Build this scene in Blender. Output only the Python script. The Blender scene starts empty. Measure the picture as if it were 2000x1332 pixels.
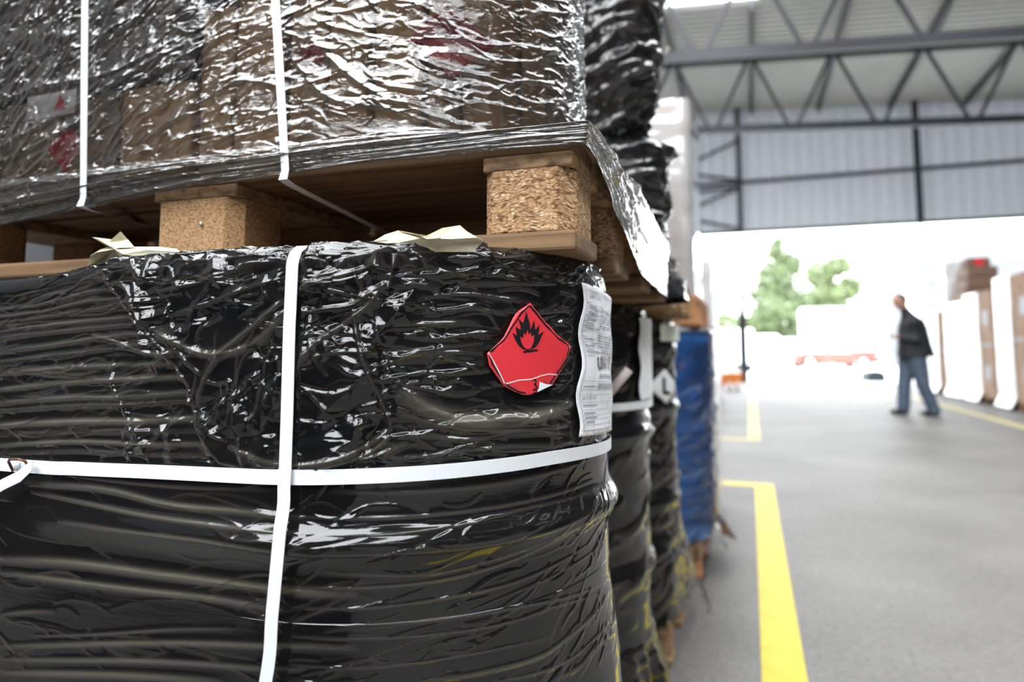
import bpy, bmesh, math, random
import numpy as np
from mathutils import Vector, Matrix
R_ = random.Random(7)
sc = bpy.context.scene
C = sc.collection
PI = math.pi

# ------------------------------------------------------------------ camera
F = 1333.33; PITCH = math.radians(5); H = 0.91
HY = 688.; CY = HY - F*math.tan(PITCH); YAW = math.atan(465/F*math.cos(PITCH))
cam_d = bpy.data.cameras.new('camera'); cam = bpy.data.objects.new('camera', cam_d); C.objects.link(cam)
cam.location = (0, 0, H); cam.rotation_euler = (PI/2+PITCH, 0, YAW)
cam_d.lens = 24; cam_d.sensor_width = 36; cam_d.shift_y = (CY-666)/2000
cam_d.clip_start = 0.02; cam_d.clip_end = 400
cam_d.dof.use_dof = True; cam_d.dof.focus_distance = 0.71; cam_d.dof.aperture_fstop = 3.0
sc.camera = cam
# ------------------------------------------------------------------ world, exposure
w = bpy.data.worlds.new('overcast_sky'); sc.world = w; w.use_nodes = True
nt = w.node_tree; bg = nt.nodes['Background']
bg.inputs[0].default_value = (0.93, 0.97, 1.0, 1); bg.inputs[1].default_value = 1.0
sc.view_settings.view_transform = 'Standard'; sc.view_settings.look = 'None'
sc.view_settings.gamma = 1; sc.view_settings.use_curve_mapping = False
sc.view_settings.exposure = 3.58
def portal(name, loc, rot, sx, sy):
    l = bpy.data.lights.new(name, 'AREA'); l.shape = 'RECTANGLE'; l.size = sx; l.size_y = sy
    l.cycles.is_portal = True
    o = bpy.data.objects.new(name, l); C.objects.link(o); o.location = loc; o.rotation_euler = rot
def zroof(x): return 8.62 - .072*x
SKY = [(-4.6, -1.7, -13, 1.0), (-1.7, .38, -13, 15.3), (3.2, 4.8, -13, 10.5), (-7.8, -5.8, -13, 12)]      # roof openings, x0 x1 y0 y1; second is real, others added unseen for light
for x0, x1, y0, y1 in SKY:
    portal('skylight_portal', ((x0+x1)/2, (y0+y1)/2, zroof((x0+x1)/2)+.05), (0, math.atan(.072), 0), x1-x0, y1-y0)
portal('gable_portal', (1, 22.6, 2.3), (PI/2, 0, PI), 22, 4.6)

# ------------------------------------------------------------------ projection helpers (pixel -> ray)
fw = Vector((-math.sin(YAW)*math.cos(PITCH), math.cos(YAW)*math.cos(PITCH), math.sin(PITCH)))
rt = Vector((math.cos(YAW), math.sin(YAW), 0))
up = Vector((math.sin(YAW)*math.sin(PITCH), -math.cos(YAW)*math.sin(PITCH), math.cos(PITCH)))
O = Vector((0, 0, H))
def ray(x, y): return fw + rt*((x-1000)/F) + up*((CY-y)/F)
def hit(x, y, ax, val):
    d = ray(x, y); return O + d*((val-O[ax])/d[ax])

# ------------------------------------------------------------------ naming helpers
def tag(o, label=None, cat=None, group=None, kind=None):
    if label: o['label'] = label
    if cat: o['category'] = cat
    if group: o['group'] = group
    if kind: o['kind'] = kind
    return o
def empty(name, loc=(0, 0, 0), rz=0):
    o = bpy.data.objects.new(name, None); C.objects.link(o); o.location = loc; o.rotation_euler.z = rz
    o.empty_display_size = .1
    return o
class MB:
    """collects shapes; build() links them as one mesh object"""
    def __init__(s): s.v = []; s.f = []
    def add(s, vs, fs):
        n = len(s.v); s.v += [tuple(v) for v in vs]; s.f += [tuple(i+n for i in f) for f in fs]; return s
    def box(s, x0, x1, y0, y1, z0, z1, M=None):
        vs = [Vector((x, y, z)) for z in (z0, z1) for y in (y0, y1) for x in (x0, x1)]
        if M: vs = [M @ v for v in vs]
        return s.add(vs, [(0, 2, 3, 1), (4, 5, 7, 6), (0, 1, 5, 4), (2, 6, 7, 3), (0, 4, 6, 2), (1, 3, 7, 5)])
    def bar(s, a, b, w, h=None):
        a = Vector(a); b = Vector(b); h = h or w; d = (b-a).normalized()
        u = d.cross(Vector((0, 0, 1)))
        if u.length < 1e-3: u = Vector((1, 0, 0))
        u.normalize(); t = u.cross(d)
        vs = [p+u*w/2*i+t*h/2*j for p in (a, b) for i, j in ((-1, -1), (1, -1), (1, 1), (-1, 1))]
        return s.add(vs, [(3, 2, 1, 0), (4, 5, 6, 7)]+[(k, (k+1) % 4, (k+1) % 4+4, k+4) for k in range(4)])
    def tube(s, pts, rs, n=12, cap=True):
        pts = [Vector(p) for p in pts]
        if not isinstance(rs, (list, tuple)): rs = [rs]*len(pts)
        vs = []; N = len(pts)
        for i, p in enumerate(pts):
            d = (pts[min(i+1, N-1)]-pts[max(i-1, 0)]).normalized()
            a = d.cross(Vector((0, 0, 1)) if abs(d.z) < .95 else Vector((1, 0, 0))).normalized(); b = a.cross(d)
            vs += [p+(a*math.cos(t)+b*math.sin(t))*rs[i] for t in [2*PI*k/n for k in range(n)]]
        fs = [(i*n+k, i*n+(k+1) % n, (i+1)*n+(k+1) % n, (i+1)*n+k) for i in range(N-1) for k in range(n)]
        if cap: fs += [tuple(range(n))[::-1], tuple((N-1)*n+k for k in range(n))]
        return s.add(vs, fs)
    def lathe(s, c, prof, n=48, axis='z'):
        vs = []; c = Vector(c)
        for r, h in prof:
            for k in range(n):
                t = 2*PI*k/n
                p = Vector((r*math.cos(t), r*math.sin(t), h))
                if axis == 'y': p = Vector((r*math.cos(t), h, r*math.sin(t)))
                if axis == 'x': p = Vector((h, r*math.cos(t), r*math.sin(t)))
                vs.append(c+p)
        m = len(prof)
        fs = [(i*n+k, i*n+(k+1) % n, (i+1)*n+(k+1) % n, (i+1)*n+k) for i in range(m-1) for k in range(n)]
        fs += [tuple(range(n))[::-1], tuple((m-1)*n+k for k in range(n))]
        return s.add(vs, fs)
    def prism(s, prof, x0, x1, ax='x'):
        """closed 2D outline (a,b) swept along an axis"""
        n = len(prof)
        f = {'x': lambda t, a, b: (t, a, b), 'y': lambda t, a, b: (a, t, b), 'z': lambda t, a, b: (a, b, t)}[ax]
        vs = [f(t, a, b) for t in (x0, x1) for a, b in prof]
        return s.add(vs, [tuple(range(n)), tuple(range(2*n-1, n-1, -1))]+[(k, k+n, (k+1) % n+n, (k+1) % n) for k in range(n)])
    def build(s, name, mat, parent=None, smooth=False, bevel=0, seg=2, fix=True):
        me = bpy.data.meshes.new(name); me.from_pydata(s.v, [], s.f); me.update()
        if fix:
            bm = bmesh.new(); bm.from_mesh(me); bmesh.ops.recalc_face_normals(bm, faces=bm.faces[:]); bm.to_mesh(me); bm.free()
        o = bpy.data.objects.new(name, me); C.objects.link(o)
        if mat: me.materials.append(mat)
        if smooth: me.polygons.foreach_set('use_smooth', [True]*len(me.polygons))
        if bevel:
            b = o.modifiers.new('bevel', 'BEVEL'); b.width = bevel; b.segments = seg; b.limit_method = 'ANGLE'
        if parent: o.parent = parent
        return o
def local(o, parent):
    """parent a mesh made in world space without moving it"""
    o.parent = parent; o.matrix_parent_inverse = Matrix.LocRotScale(parent.location, parent.rotation_euler, None).inverted(); return o
def remesh(o, vox, it=3):
    m = o.modifiers.new('remesh', 'REMESH'); m.mode = 'VOXEL'; m.voxel_size = vox; m.use_smooth_shade = True
    s = o.modifiers.new('smooth', 'SMOOTH'); s.iterations = it; s.factor = .6
def copy_tree(o, parent=None):
    c = o.copy(); C.objects.link(c)
    if parent: c.parent = parent
    for ch in o.children: copy_tree(ch, c)
    return c

# ------------------------------------------------------------------ materials
def mat(name, col=(.5, .5, .5), rough=.5, metal=0, spec=.5):
    m = bpy.data.materials.new(name); m.use_nodes = True
    b = m.node_tree.nodes['Principled BSDF']
    b.inputs['Base Color'].default_value = (*col, 1); b.inputs['Roughness'].default_value = rough
    b.inputs['Metallic'].default_value = metal; b.inputs['Specular IOR Level'].default_value = spec
    return m
def N(m, t, **k):
    n = m.node_tree.nodes.new(t)
    for a, v in k.items():
        if a.startswith('_'): setattr(n, a[1:], v)
        else:
            key = int(a[1:]) if a[0] == 'i' and a[1:].isdigit() else a.replace('__', ' ')
            n.inputs[key].default_value = v
    return n
def L(m, a, b): m.node_tree.links.new(a, b)
def noisy(name, c1, c2, scale=(5, 5, 5), rough=.7, detail=6, bump=.0, dist=.002, lo=.35, hi=.65, coord='Object', spec=.3, metal=0, nrough=.55):
    m = mat(name, c1, rough, metal, spec); b = m.node_tree.nodes['Principled BSDF']
    tc = N(m, 'ShaderNodeTexCoord'); mp = N(m, 'ShaderNodeMapping'); mp.inputs['Scale'].default_value = scale
    L(m, tc.outputs[coord], mp.inputs[0])
    no = N(m, 'ShaderNodeTexNoise', Scale=1., Detail=float(detail), Roughness=nrough); L(m, mp.outputs[0], no.inputs[0])
    r = N(m, 'ShaderNodeValToRGB'); r.color_ramp.elements[0].position = lo; r.color_ramp.elements[1].position = hi
    r.color_ramp.elements[0].color = (*c1, 1); r.color_ramp.elements[1].color = (*c2, 1)
    L(m, no.outputs[0], r.inputs[0]); L(m, r.outputs[0], b.inputs['Base Color'])
    if bump:
        bp = N(m, 'ShaderNodeBump', Strength=bump, Distance=dist); L(m, no.outputs[0], bp.inputs['Height']); L(m, bp.outputs[0], b.inputs['Normal'])
    return m
M = {}
M['steel'] = mat('painted_steel', (.028, .033, .042), .55)
M['wood'] = noisy('raw_wood', (.20, .12, .06), (.36, .23, .13), (3, 60, 60), .75, 5, .3, .001, .3, .7)
M['wood_end'] = noisy('wood_end_grain', (.10, .065, .04), (.40, .25, .14), (45, 45, 90), .8, 5, .5, .002, .3, .6)
M['wood_dark'] = noisy('old_wood', (.10, .055, .028), (.26, .155, .08), (3, 55, 55), .75, 5, .3, .001, .3, .7)
M['wood_orange'] = noisy('orange_wood', (.42, .17, .07), (.55, .27, .13), (3, 30, 30), .7, 4)
def chipboard(name, lo, mid, hi, scale, dark_right=False):
    m = mat(name, mid, .85, 0, .25); b = m.node_tree.nodes['Principled BSDF']
    tc = N(m, 'ShaderNodeTexCoord'); mp = N(m, 'ShaderNodeMapping'); mp.inputs['Scale'].default_value = scale
    no0 = N(m, 'ShaderNodeTexNoise', Scale=25., Detail=2.); L(m, tc.outputs['Object'], no0.inputs[0])
    ad = N(m, 'ShaderNodeMix', _data_type='VECTOR'); ad.inputs[0].default_value = .02
    L(m, tc.outputs['Object'], ad.inputs[4]); L(m, no0.outputs['Color'], ad.inputs[5]); L(m, ad.outputs[1], mp.inputs[0])
    vo = N(m, 'ShaderNodeTexVoronoi', Scale=1.); L(m, mp.outputs[0], vo.inputs[0])
    r = N(m, 'ShaderNodeValToRGB'); e = r.color_ramp.elements
    e[0].position = 0; e[0].color = (*lo, 1); e[1].position = 1; e[1].color = (*hi, 1)
    e2 = e.new(.3); e2.color = (*mid, 1); e3 = e.new(.75); e3.color = tuple(x*1.1 for x in mid)+(1,)
    sx = N(m, 'ShaderNodeSeparateColor'); L(m, vo.outputs['Color'], sx.inputs[0]); L(m, sx.outputs[0], r.inputs[0])
    # gaps between the chips are darker
    r2 = N(m, 'ShaderNodeValToRGB'); r2.color_ramp.elements[0].position = .35; r2.color_ramp.elements[1].position = .95
    r2.color_ramp.elements[0].color = (1, 1, 1, 1); r2.color_ramp.elements[1].color = (.35, .28, .22, 1)
    L(m, vo.outputs['Distance'], r2.inputs[0])
    mx = N(m, 'ShaderNodeMix', _data_type='RGBA', _blend_type='MULTIPLY'); mx.inputs[0].default_value = 1
    L(m, r.outputs[0], mx.inputs[6]); L(m, r2.outputs[0], mx.inputs[7]); L(m, mx.outputs[2], b.inputs['Base Color'])
    bp = N(m, 'ShaderNodeBump', Strength=.7, Distance=.002); L(m, sx.outputs[1], bp.inputs['Height']); L(m, bp.outputs[0], b.inputs['Normal'])
    return m
M['chips'] = chipboard('coarse_chipboard', (.16, .08, .04), (.50, .30, .155), (.78, .60, .40), (210, 210, 560))
M['fine_chips'] = chipboard('fine_chipboard', (.32, .17, .08), (.52, .32, .165), (.58, .38, .21), (420, 420, 700))
M['strap'] = None
def strap_mat():
    m = mat('white_strap', (.80, .82, .86), .35); b = m.node_tree.nodes['Principled BSDF']
    uv = N(m, 'ShaderNodeUVMap'); wv = N(m, 'ShaderNodeTexWave', Scale=1.); wv.bands_direction = 'X'
    wv.inputs['Scale'].default_value = 1.0
    mp = N(m, 'ShaderNodeMapping'); mp.inputs['Scale'].default_value = (450, 0, 0)
    L(m, uv.outputs[0], mp.inputs[0]); L(m, mp.outputs[0], wv.inputs[0])
    bp = N(m, 'ShaderNodeBump', Strength=.35, Distance=.0006); L(m, wv.outputs['Fac'], bp.inputs['Height']); L(m, bp.outputs[0], b.inputs['Normal'])
    r = N(m, 'ShaderNodeValToRGB'); r.color_ramp.elements[0].color = (.66, .68, .72, 1); r.color_ramp.elements[1].color = (.90, .92, .95, 1); r.color_ramp.elements[1].position = .5
    L(m, wv.outputs['Fac'], r.inputs[0]); L(m, r.outputs[0], b.inputs['Base Color'])
    return m
M['strap'] = strap_mat()
def black_film(name, dust=1., micro=(160, 900), rough=.07, base=(.005, .005, .0055), bump=.2):
    m = mat(name, base, rough, 0, .5); b = m.node_tree.nodes['Principled BSDF']
    b.inputs['Coat Weight'].default_value = .3; b.inputs['Coat Roughness'].default_value = .03
    uv = N(m, 'ShaderNodeUVMap'); mp = N(m, 'ShaderNodeMapping'); mp.inputs['Scale'].default_value = (micro[0]*.12, micro[1]*.12, 1)
    L(m, uv.outputs[0], mp.inputs[0])
    no = N(m, 'ShaderNodeTexNoise', Scale=1., Detail=5., Roughness=.6); L(m, mp.outputs[0], no.inputs[0])
    bp = N(m, 'ShaderNodeBump', Strength=bump, Distance=.0012); L(m, no.outputs[0], bp.inputs['Height']); L(m, bp.outputs[0], b.inputs['Normal'])
    at = N(m, 'ShaderNodeAttribute', _attribute_name='dust')
    mu = N(m, 'ShaderNodeMath', _operation='MULTIPLY'); mu.inputs[1].default_value = dust; mu.use_clamp = True
    L(m, at.outputs['Fac'], mu.inputs[0])
    mx = N(m, 'ShaderNodeMix', _data_type='RGBA'); mx.inputs[6].default_value = (*base, 1); mx.inputs[7].default_value = (.135, .12, .095, 1)
    L(m, mu.outputs[0], mx.inputs[0]); L(m, mx.outputs[2], b.inputs['Base Color'])
    r = N(m, 'ShaderNodeMapRange'); r.inputs['To Min'].default_value = rough; r.inputs['To Max'].default_value = rough+.22
    L(m, mu.outputs[0], r.inputs[0]); L(m, r.outputs[0], b.inputs['Roughness'])
    return m
M['black_film'] = black_film('black_stretch_film')
def clear_film(name, tint=(.66, .645, .62), haze=(.045, .042, .038), gloss=.075, hazefac=.03, micro=(60, 200), refl=2.7):
    m = bpy.data.materials.new(name); m.use_nodes = True; n = m.node_tree.nodes; n.clear()
    out = N(m, 'ShaderNodeOutputMaterial'); tr = N(m, 'ShaderNodeBsdfTransparent'); tr.inputs[0].default_value = (*tint, 1)
    df = N(m, 'ShaderNodeBsdfDiffuse'); df.inputs[0].default_value = (*haze, 1)
    gl = N(m, 'ShaderNodeBsdfGlossy'); gl.inputs['Roughness'].default_value = .045; gl.inputs[0].default_value = (1, 1, 1, 1)
    uv = N(m, 'ShaderNodeUVMap'); mp = N(m, 'ShaderNodeMapping'); mp.inputs['Scale'].default_value = (*micro, 1); L(m, uv.outputs[0], mp.inputs[0])
    no = N(m, 'ShaderNodeTexNoise', Scale=1., Detail=5., Roughness=.6); L(m, mp.outputs[0], no.inputs[0])
    bp = N(m, 'ShaderNodeBump', Strength=.5, Distance=.002); L(m, no.outputs[0], bp.inputs['Height'])
    at = N(m, 'ShaderNodeAttribute', _attribute_name='dust')
    ma = N(m, 'ShaderNodeMath', _operation='ADD'); ma.inputs[1].default_value = hazefac; ma.use_clamp = True; L(m, at.outputs['Fac'], ma.inputs[0])
    m1 = N(m, 'ShaderNodeMixShader'); L(m, ma.outputs[0], m1.inputs[0]); L(m, tr.outputs[0], m1.inputs[1]); L(m, df.outputs[0], m1.inputs[2])
    fr = N(m, 'ShaderNodeFresnel', IOR=1.5); L(m, bp.outputs[0], fr.inputs['Normal'])
    fa = N(m, 'ShaderNodeMath', _operation='MULTIPLY_ADD'); fa.inputs[1].default_value = refl; fa.inputs[2].default_value = gloss-.05; fa.use_clamp = True; L(m, fr.outputs[0], fa.inputs[0])
    m2 = N(m, 'ShaderNodeMixShader'); L(m, fa.outputs[0], m2.inputs[0]); L(m, m1.outputs[0], m2.inputs[1]); L(m, gl.outputs[0], m2.inputs[2])
    L(m, bp.outputs[0], gl.inputs['Normal']); L(m, m2.outputs[0], out.inputs[0])
    return m
M['clear_film'] = clear_film('clear_stretch_film')
M['carton'] = noisy('cardboard', (.44, .28, .15), (.64, .45, .27), (26, 26, 3), .8, 5, 0, .001, .3, .7)
M['carton2'] = noisy('far_cardboard', (.26, .155, .10), (.36, .23, .15), (6, 6, 6), .8, 3)
M['white_film'] = noisy('white_film', (.72, .72, .74), (.90, .90, .92), (8, 8, 1.2), .25, 5, .3, .02, .3, .7)
M['paper'] = noisy('white_paper', (.84, .85, .88), (.90, .91, .94), (30, 30, 30), .6, 3)
M['kraft'] = noisy('beige_paper', (.58, .52, .36), (.72, .66, .50), (25, 25, 25), .8, 4, .2, .002)
M['red'] = mat('red_label', (.80, .045, .06), .22); M['red_dull'] = mat('dull_red', (.45, .02, .03), .5)
M['ink'] = mat('black_ink', (.012, .012, .014), .35); M['ink_grey'] = mat('grey_ink', (.25, .26, .30), .6)
M['nail'] = mat('zinc', (.75, .75, .73), .3, .8)
M['rust'] = mat('rusty_wire', (.16, .07, .045), .45, .6)
M['black'] = mat('black_void', (.006, .006, .006), .6)
M['blue_drum'] = mat('blue_paint', (.035, .20, .60), .18)

# ------------------------------------------------------------------ numpy noise + film surfaces
def perlin(x, y, seed=0):
    rs = np.random.RandomState(seed); p = rs.permutation(256); p = np.concatenate([p, p]); ang = rs.rand(256)*2*np.pi
    xi = np.floor(x).astype(int); yi = np.floor(y).astype(int); xf = x-xi; yf = y-yi
    u = xf*xf*xf*(xf*(xf*6-15)+10); v = yf*yf*yf*(yf*(yf*6-15)+10)
    def g(ix, iy, fx, fy):
        a = ang[p[p[ix & 255]+(iy & 255)]]; return np.cos(a)*fx+np.sin(a)*fy
    a = g(xi, yi, xf, yf); b = g(xi+1, yi, xf-1, yf); c = g(xi, yi+1, xf, yf-1); d = g(xi+1, yi+1, xf-1, yf-1)
    return (a*(1-u)+b*u)*(1-v)+(c*(1-u)+d*u)*v
def billow(x, y, seed, octv=4, gain=.5):
    s = 0; a = 1
    wx = perlin(x*.7+9, y*.7, seed+50); wy = perlin(x*.7, y*.7+5, seed+51)
    x = x+wx*.7; y = y+wy*.7
    for k in range(octv):
        s = s+a*(1-2*np.abs(perlin(x, y, seed+k))**.9); a *= gain; x = x*2.03+3.1; y = y*1.97+1.7
    return s
def smooth_poly(pts, n=14):
    pts = np.array(pts, float); m = len(pts)
    if m == 2: t = np.linspace(0, 1, max(3, n//2))[:, None]; return pts[0]*(1-t)+pts[1]*t
    P = np.vstack([2*pts[0]-pts[1], pts, 2*pts[-1]-pts[-2]]); out = []
    for i in range(m-1):
        for t in np.linspace(0, 1, max(3, n//(m-1)), endpoint=False):
            a, b, c, d = P[i], P[i+1], P[i+2], P[i+3]
            out.append(.5*((2*b)+(c-a)*t+(2*a-5*b+4*c-d)*t*t+(3*b-a-3*c+d)*t**3))
    out.append(pts[-1]); return np.array(out)
class Field:
    def __init__(s, U, V):
        s.U = U; s.V = V; s.H = np.zeros((len(V), len(U))); s.D = np.zeros_like(s.H); s.uu, s.vv = np.meshgrid(U, V)
    def ridge(s, pts, wd, amp, dust=0., n=14, asym=0., taper=.5):
        P = smooth_poly(pts, n) if len(pts) > 1 else None
        lo = P.min(0)-6*wd; hi = P.max(0)+6*wd
        i0, i1 = np.searchsorted(s.U, [lo[0], hi[0]]); j0, j1 = np.searchsorted(s.V, [lo[1], hi[1]])
        if i1-i0 < 2 or j1-j0 < 2: return
        x = s.uu[j0:j1, i0:i1]; y = s.vv[j0:j1, i0:i1]
        best = np.full(x.shape, 1e9); tt = np.zeros(x.shape); sg = np.zeros(x.shape)
        seg = np.hypot(*(P[1:]-P[:-1]).T)+1e-9; cum = np.concatenate([[0], np.cumsum(seg)]); tot = cum[-1]
        for k in range(len(P)-1):
            a = P[k]; d = P[k+1]-a; l2 = d@d+1e-12
            t = np.clip(((x-a[0])*d[0]+(y-a[1])*d[1])/l2, 0, 1)
            dx = x-a[0]-t*d[0]; dy = y-a[1]-t*d[1]; q = dx*dx+dy*dy; m = q < best
            best = np.where(m, q, best); tt = np.where(m, (cum[k]+t*seg[k])/tot, tt); sg = np.where(m, np.sign(d[0]*dy-d[1]*dx), sg)
        d = np.sqrt(best); w2 = wd*(1+asym*sg)
        tp = np.clip(np.sin(np.pi*np.clip(tt, 0, 1)), 0, 1)**taper
        pr = np.exp(-(np.sqrt(d*d+(.2*wd)**2)-.2*wd)/w2)*tp
        s.H[j0:j1, i0:i1] += amp*pr
        if dust: s.D[j0:j1, i0:i1] = np.maximum(s.D[j0:j1, i0:i1], dust*np.exp(-(d/(wd*1.1))**2)*tp)
    def tent(s, a, b, wd, amp):
        """straight sharp fold with flat flanks"""
        a = np.array(a); b = np.array(b); lo = np.minimum(a, b)-wd; hi = np.maximum(a, b)+wd
        i0, i1 = np.searchsorted(s.U, [lo[0], hi[0]]); j0, j1 = np.searchsorted(s.V, [lo[1], hi[1]])
        if i1-i0 < 2 or j1-j0 < 2: return
        x = s.uu[j0:j1, i0:i1]; y = s.vv[j0:j1, i0:i1]; d = b-a; l = math.hypot(*d)+1e-9
        t = ((x-a[0])*d[0]+(y-a[1])*d[1])/l/l; q = np.abs((x-a[0])*d[1]-(y-a[1])*d[0])/l
        e = np.clip(np.minimum(t, 1-t)*3, 0, 1); s.H[j0:j1, i0:i1] += amp*np.clip(e-q/wd, 0, 1)
    def streaks(s, n, box, ang, length, wd, amp, seed, dust=0, wob=.15):
        r = random.Random(seed)
        for _ in range(n):
            u = r.uniform(box[0], box[1]); v = r.uniform(box[2], box[3])
            a = ang(u, v) if callable(ang) else ang
            a += r.gauss(0, wob); l = r.uniform(*length); c = r.gauss(0, .12)*l
            ca, sa = math.cos(a), math.sin(a)
            pts = [(u+ca*l*t-sa*(c*(1-4*t*t)+r.gauss(0, .02)*l), v+sa*l*t+ca*(c*(1-4*t*t)+r.gauss(0, .02)*l)) for t in (-.5, -.2, .15, .5)]
            k = r.uniform(.5, 1.3); ww = r.uniform(*wd)
            s.ridge(pts, ww, r.choice((1, 1, -1))*r.uniform(*amp)*k*ww, dust*r.random(), n=6, asym=r.uniform(-.5, .5))
class Wrap:
    """vertical film: straight front at y0, round corner of radius R, then the side going back"""
    T = math.radians(165)          # how far round the corner the film hugs the drum
    def __init__(s, cx, cy, R): s.cx = cx; s.cy = cy; s.R = R; s.y0 = cy-R
    def pos(s, u, n, z):
        u = np.asarray(u, float); th = np.clip(u/s.R, 0, s.T); q = np.maximum(u-s.R*s.T, 0); st = np.minimum(u, 0)
        x = s.cx+st+(s.R+n)*np.sin(th)-q*np.sin(s.T-PI/2); y = s.cy-(s.R+n)*np.cos(th)+q*np.cos(s.T-PI/2)
        return np.stack([x, y, np.asarray(z, float)+0*x], -1)
    def uv(s, px, py, n=0.):
        d = ray(px, py); t = (s.y0-n)/d.y; p = O+d*t
        if p.x <= s.cx: return (p.x-s.cx, p.z)
        ox, oy = -s.cx, -s.cy; a = d.x**2+d.y**2; b = 2*(ox*d.x+oy*d.y); c = ox*ox+oy*oy-(s.R+n)**2
        q = b*b-4*a*c
        t = (-b-math.sqrt(q))/(2*a) if q > 0 else -b/(2*a)
        p = O+d*t; return (s.R*math.atan2(p.x-s.cx, s.cy-p.y), p.z)
def grid_mesh(name, P, UVu, UVv, material, dust=None, parent=None):
    nv, nu = P.shape[:2]; me = bpy.data.meshes.new(name)
    me.vertices.add(nu*nv); me.vertices.foreach_set('co', P.reshape(-1).astype(np.float32))
    i = np.arange(nu-1)[None, :]; j = np.arange(nv-1)[:, None]
    q = np.stack([j*nu+i, j*nu+i+1, (j+1)*nu+i+1, (j+1)*nu+i], -1).reshape(-1, 4)
    nf = len(q); me.loops.add(nf*4); me.loops.foreach_set('vertex_index', q.reshape(-1).astype(np.int32))
    me.polygons.add(nf); me.polygons.foreach_set('loop_start', (np.arange(nf)*4).astype(np.int32))
    me.polygons.foreach_set('use_smooth', np.ones(nf, bool))
    me.update(calc_edges=True)
    uvl = me.uv_layers.new(name='UVMap'); uv = np.stack([UVu.reshape(-1)[q], UVv.reshape(-1)[q]], -1).reshape(-1)
    uvl.data.foreach_set('uv', uv.astype(np.float32))
    if dust is not None:
        a = me.attributes.new('dust', 'FLOAT', 'POINT'); a.data.foreach_set('value', np.clip(dust, 0, 1).reshape(-1).astype(np.float32))
    me.materials.append(material); me.validate()
    o = bpy.data.objects.new(name, me); C.objects.link(o)
    if parent: o.parent = parent
    return o
def inpoly(x, y, poly):
    c = np.zeros(x.shape, bool); n = len(poly)
    for i in range(n):
        x1, y1 = poly[i]; x2, y2 = poly[(i+1) % n]
        m = ((y1 > y) != (y2 > y)) & (x < (x2-x1)*(y-y1)/(y2-y1+1e-12)+x1); c ^= m
    return c
def blur(a, k, it=2):
    for _ in range(it):
        for ax in (0, 1):
            pad = [(0, 0), (0, 0)]; pad[ax] = (k, k); b = np.pad(a, pad, mode='edge'); cs = np.cumsum(b, axis=ax)
            sl = [slice(None)]*2; s2 = [slice(None)]*2; sl[ax] = slice(2*k, None); s2[ax] = slice(0, -2*k)
            a = (cs[tuple(sl)]-cs[tuple(s2)])/(2*k)
    return a
def ribbon(name, pts, nrm, wd, th, material, parent=None, side=None):
    """flat strap through points, lying on the surface whose normals are nrm"""
    vs = []; n = len(pts); uvs = []
    for i in range(n):
        p = Vector(pts[i]); d = (Vector(pts[min(i+1, n-1)])-Vector(pts[max(i-1, 0)])).normalized(); nn = Vector(nrm[i]); nn = (nn-d*nn.dot(d)).normalized()
        s_ = d.cross(nn)
        for a, b in ((-1, 0), (1, 0), (1, 1), (-1, 1)): vs.append(p+s_*a*wd/2+nn*b*th); uvs.append(((a+1)/2*wd, i*.01))
    fs = [(i*4+k, i*4+(k+1) % 4, i*4+4+(k+1) % 4, i*4+4+k) for i in range(n-1) for k in range(4)]+[(3, 2, 1, 0), tuple((n-1)*4+k for k in range(4))]
    mb = MB(); mb.add(vs, fs); o = mb.build(name, material, parent, fix=True)
    l = o.data.uv_layers.new(name='UVMap')
    for lp in o.data.loops: l.data[lp.index].uv = uvs[lp.vertex_index]
    return o

# ------------------------------------------------------------------ the setting
def struct(o): o['kind'] = 'structure'; return o
def floor_mat():
    m = mat('worn_concrete', (.3, .29, .28), .6, 0, .35); b = m.node_tree.nodes['Principled BSDF']
    tc = N(m, 'ShaderNodeTexCoord')
    def ns(scale, det, rg): 
        n = N(m, 'ShaderNodeTexNoise', Scale=scale, Detail=det, Roughness=rg); L(m, tc.outputs['Object'], n.inputs[0]); return n
    a = ns(.9, 6., .6); c = ns(45., 6., .75); r = N(m, 'ShaderNodeValToRGB'); r.color_ramp.elements[0].position = .33; r.color_ramp.elements[1].position = .68
    r.color_ramp.elements[0].color = (.135, .127, .119, 1); r.color_ramp.elements[1].color = (.205, .195, .186, 1); L(m, a.outputs[0], r.inputs[0])
    r2 = N(m, 'ShaderNodeValToRGB'); r2.color_ramp.elements[0].position = .3; r2.color_ramp.elements[1].position = .7
    r2.color_ramp.elements[0].color = (.58, .57, .56, 1); r2.color_ramp.elements[1].color = (1.22, 1.22, 1.22, 1); L(m, c.outputs[0], r2.inputs[0])
    mx = N(m, 'ShaderNodeMix', _data_type='RGBA', _blend_type='MULTIPLY'); mx.inputs[0].default_value = 1
    L(m, r.outputs[0], mx.inputs[6]); L(m, r2.outputs[0], mx.inputs[7]); L(m, mx.outputs[2], b.inputs['Base Color'])
    bp = N(m, 'ShaderNodeBump', Strength=.25, Distance=.003); L(m, c.outputs[0], bp.inputs['Height']); L(m, bp.outputs[0], b.inputs['Normal'])
    return m
struct(MB().box(-10, 10.4, -13, 22.6, -.2, 0).build('floor', floor_mat()))
M['ground'] = noisy('pale_yard', (.52, .51, .49), (.62, .61, .59), (.4, .4, .4), .8, 4)
struct(MB().box(-90, 110, 22.6, 160, -.2, -.004).build('ground', M['ground']))
struct(MB().box(10.4, 110, -60, 22.6, -.2, -.004).build('ground', M['ground']))
M['roof'] = noisy('roof_sheet', (.56, .57, .55), (.66, .67, .65), (.4, .4, .4), .5, 3)
M['gable'] = noisy('gable_sheet', (.66, .68, .72), (.72, .74, .78), (.5, .5, .5), .5, 3)
def corr(t, per, h): 
    q = (t/per) % 1.0
    return h if .12 < q < .45 else (0 if .57 < q or q < 0.001 else None)
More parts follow.
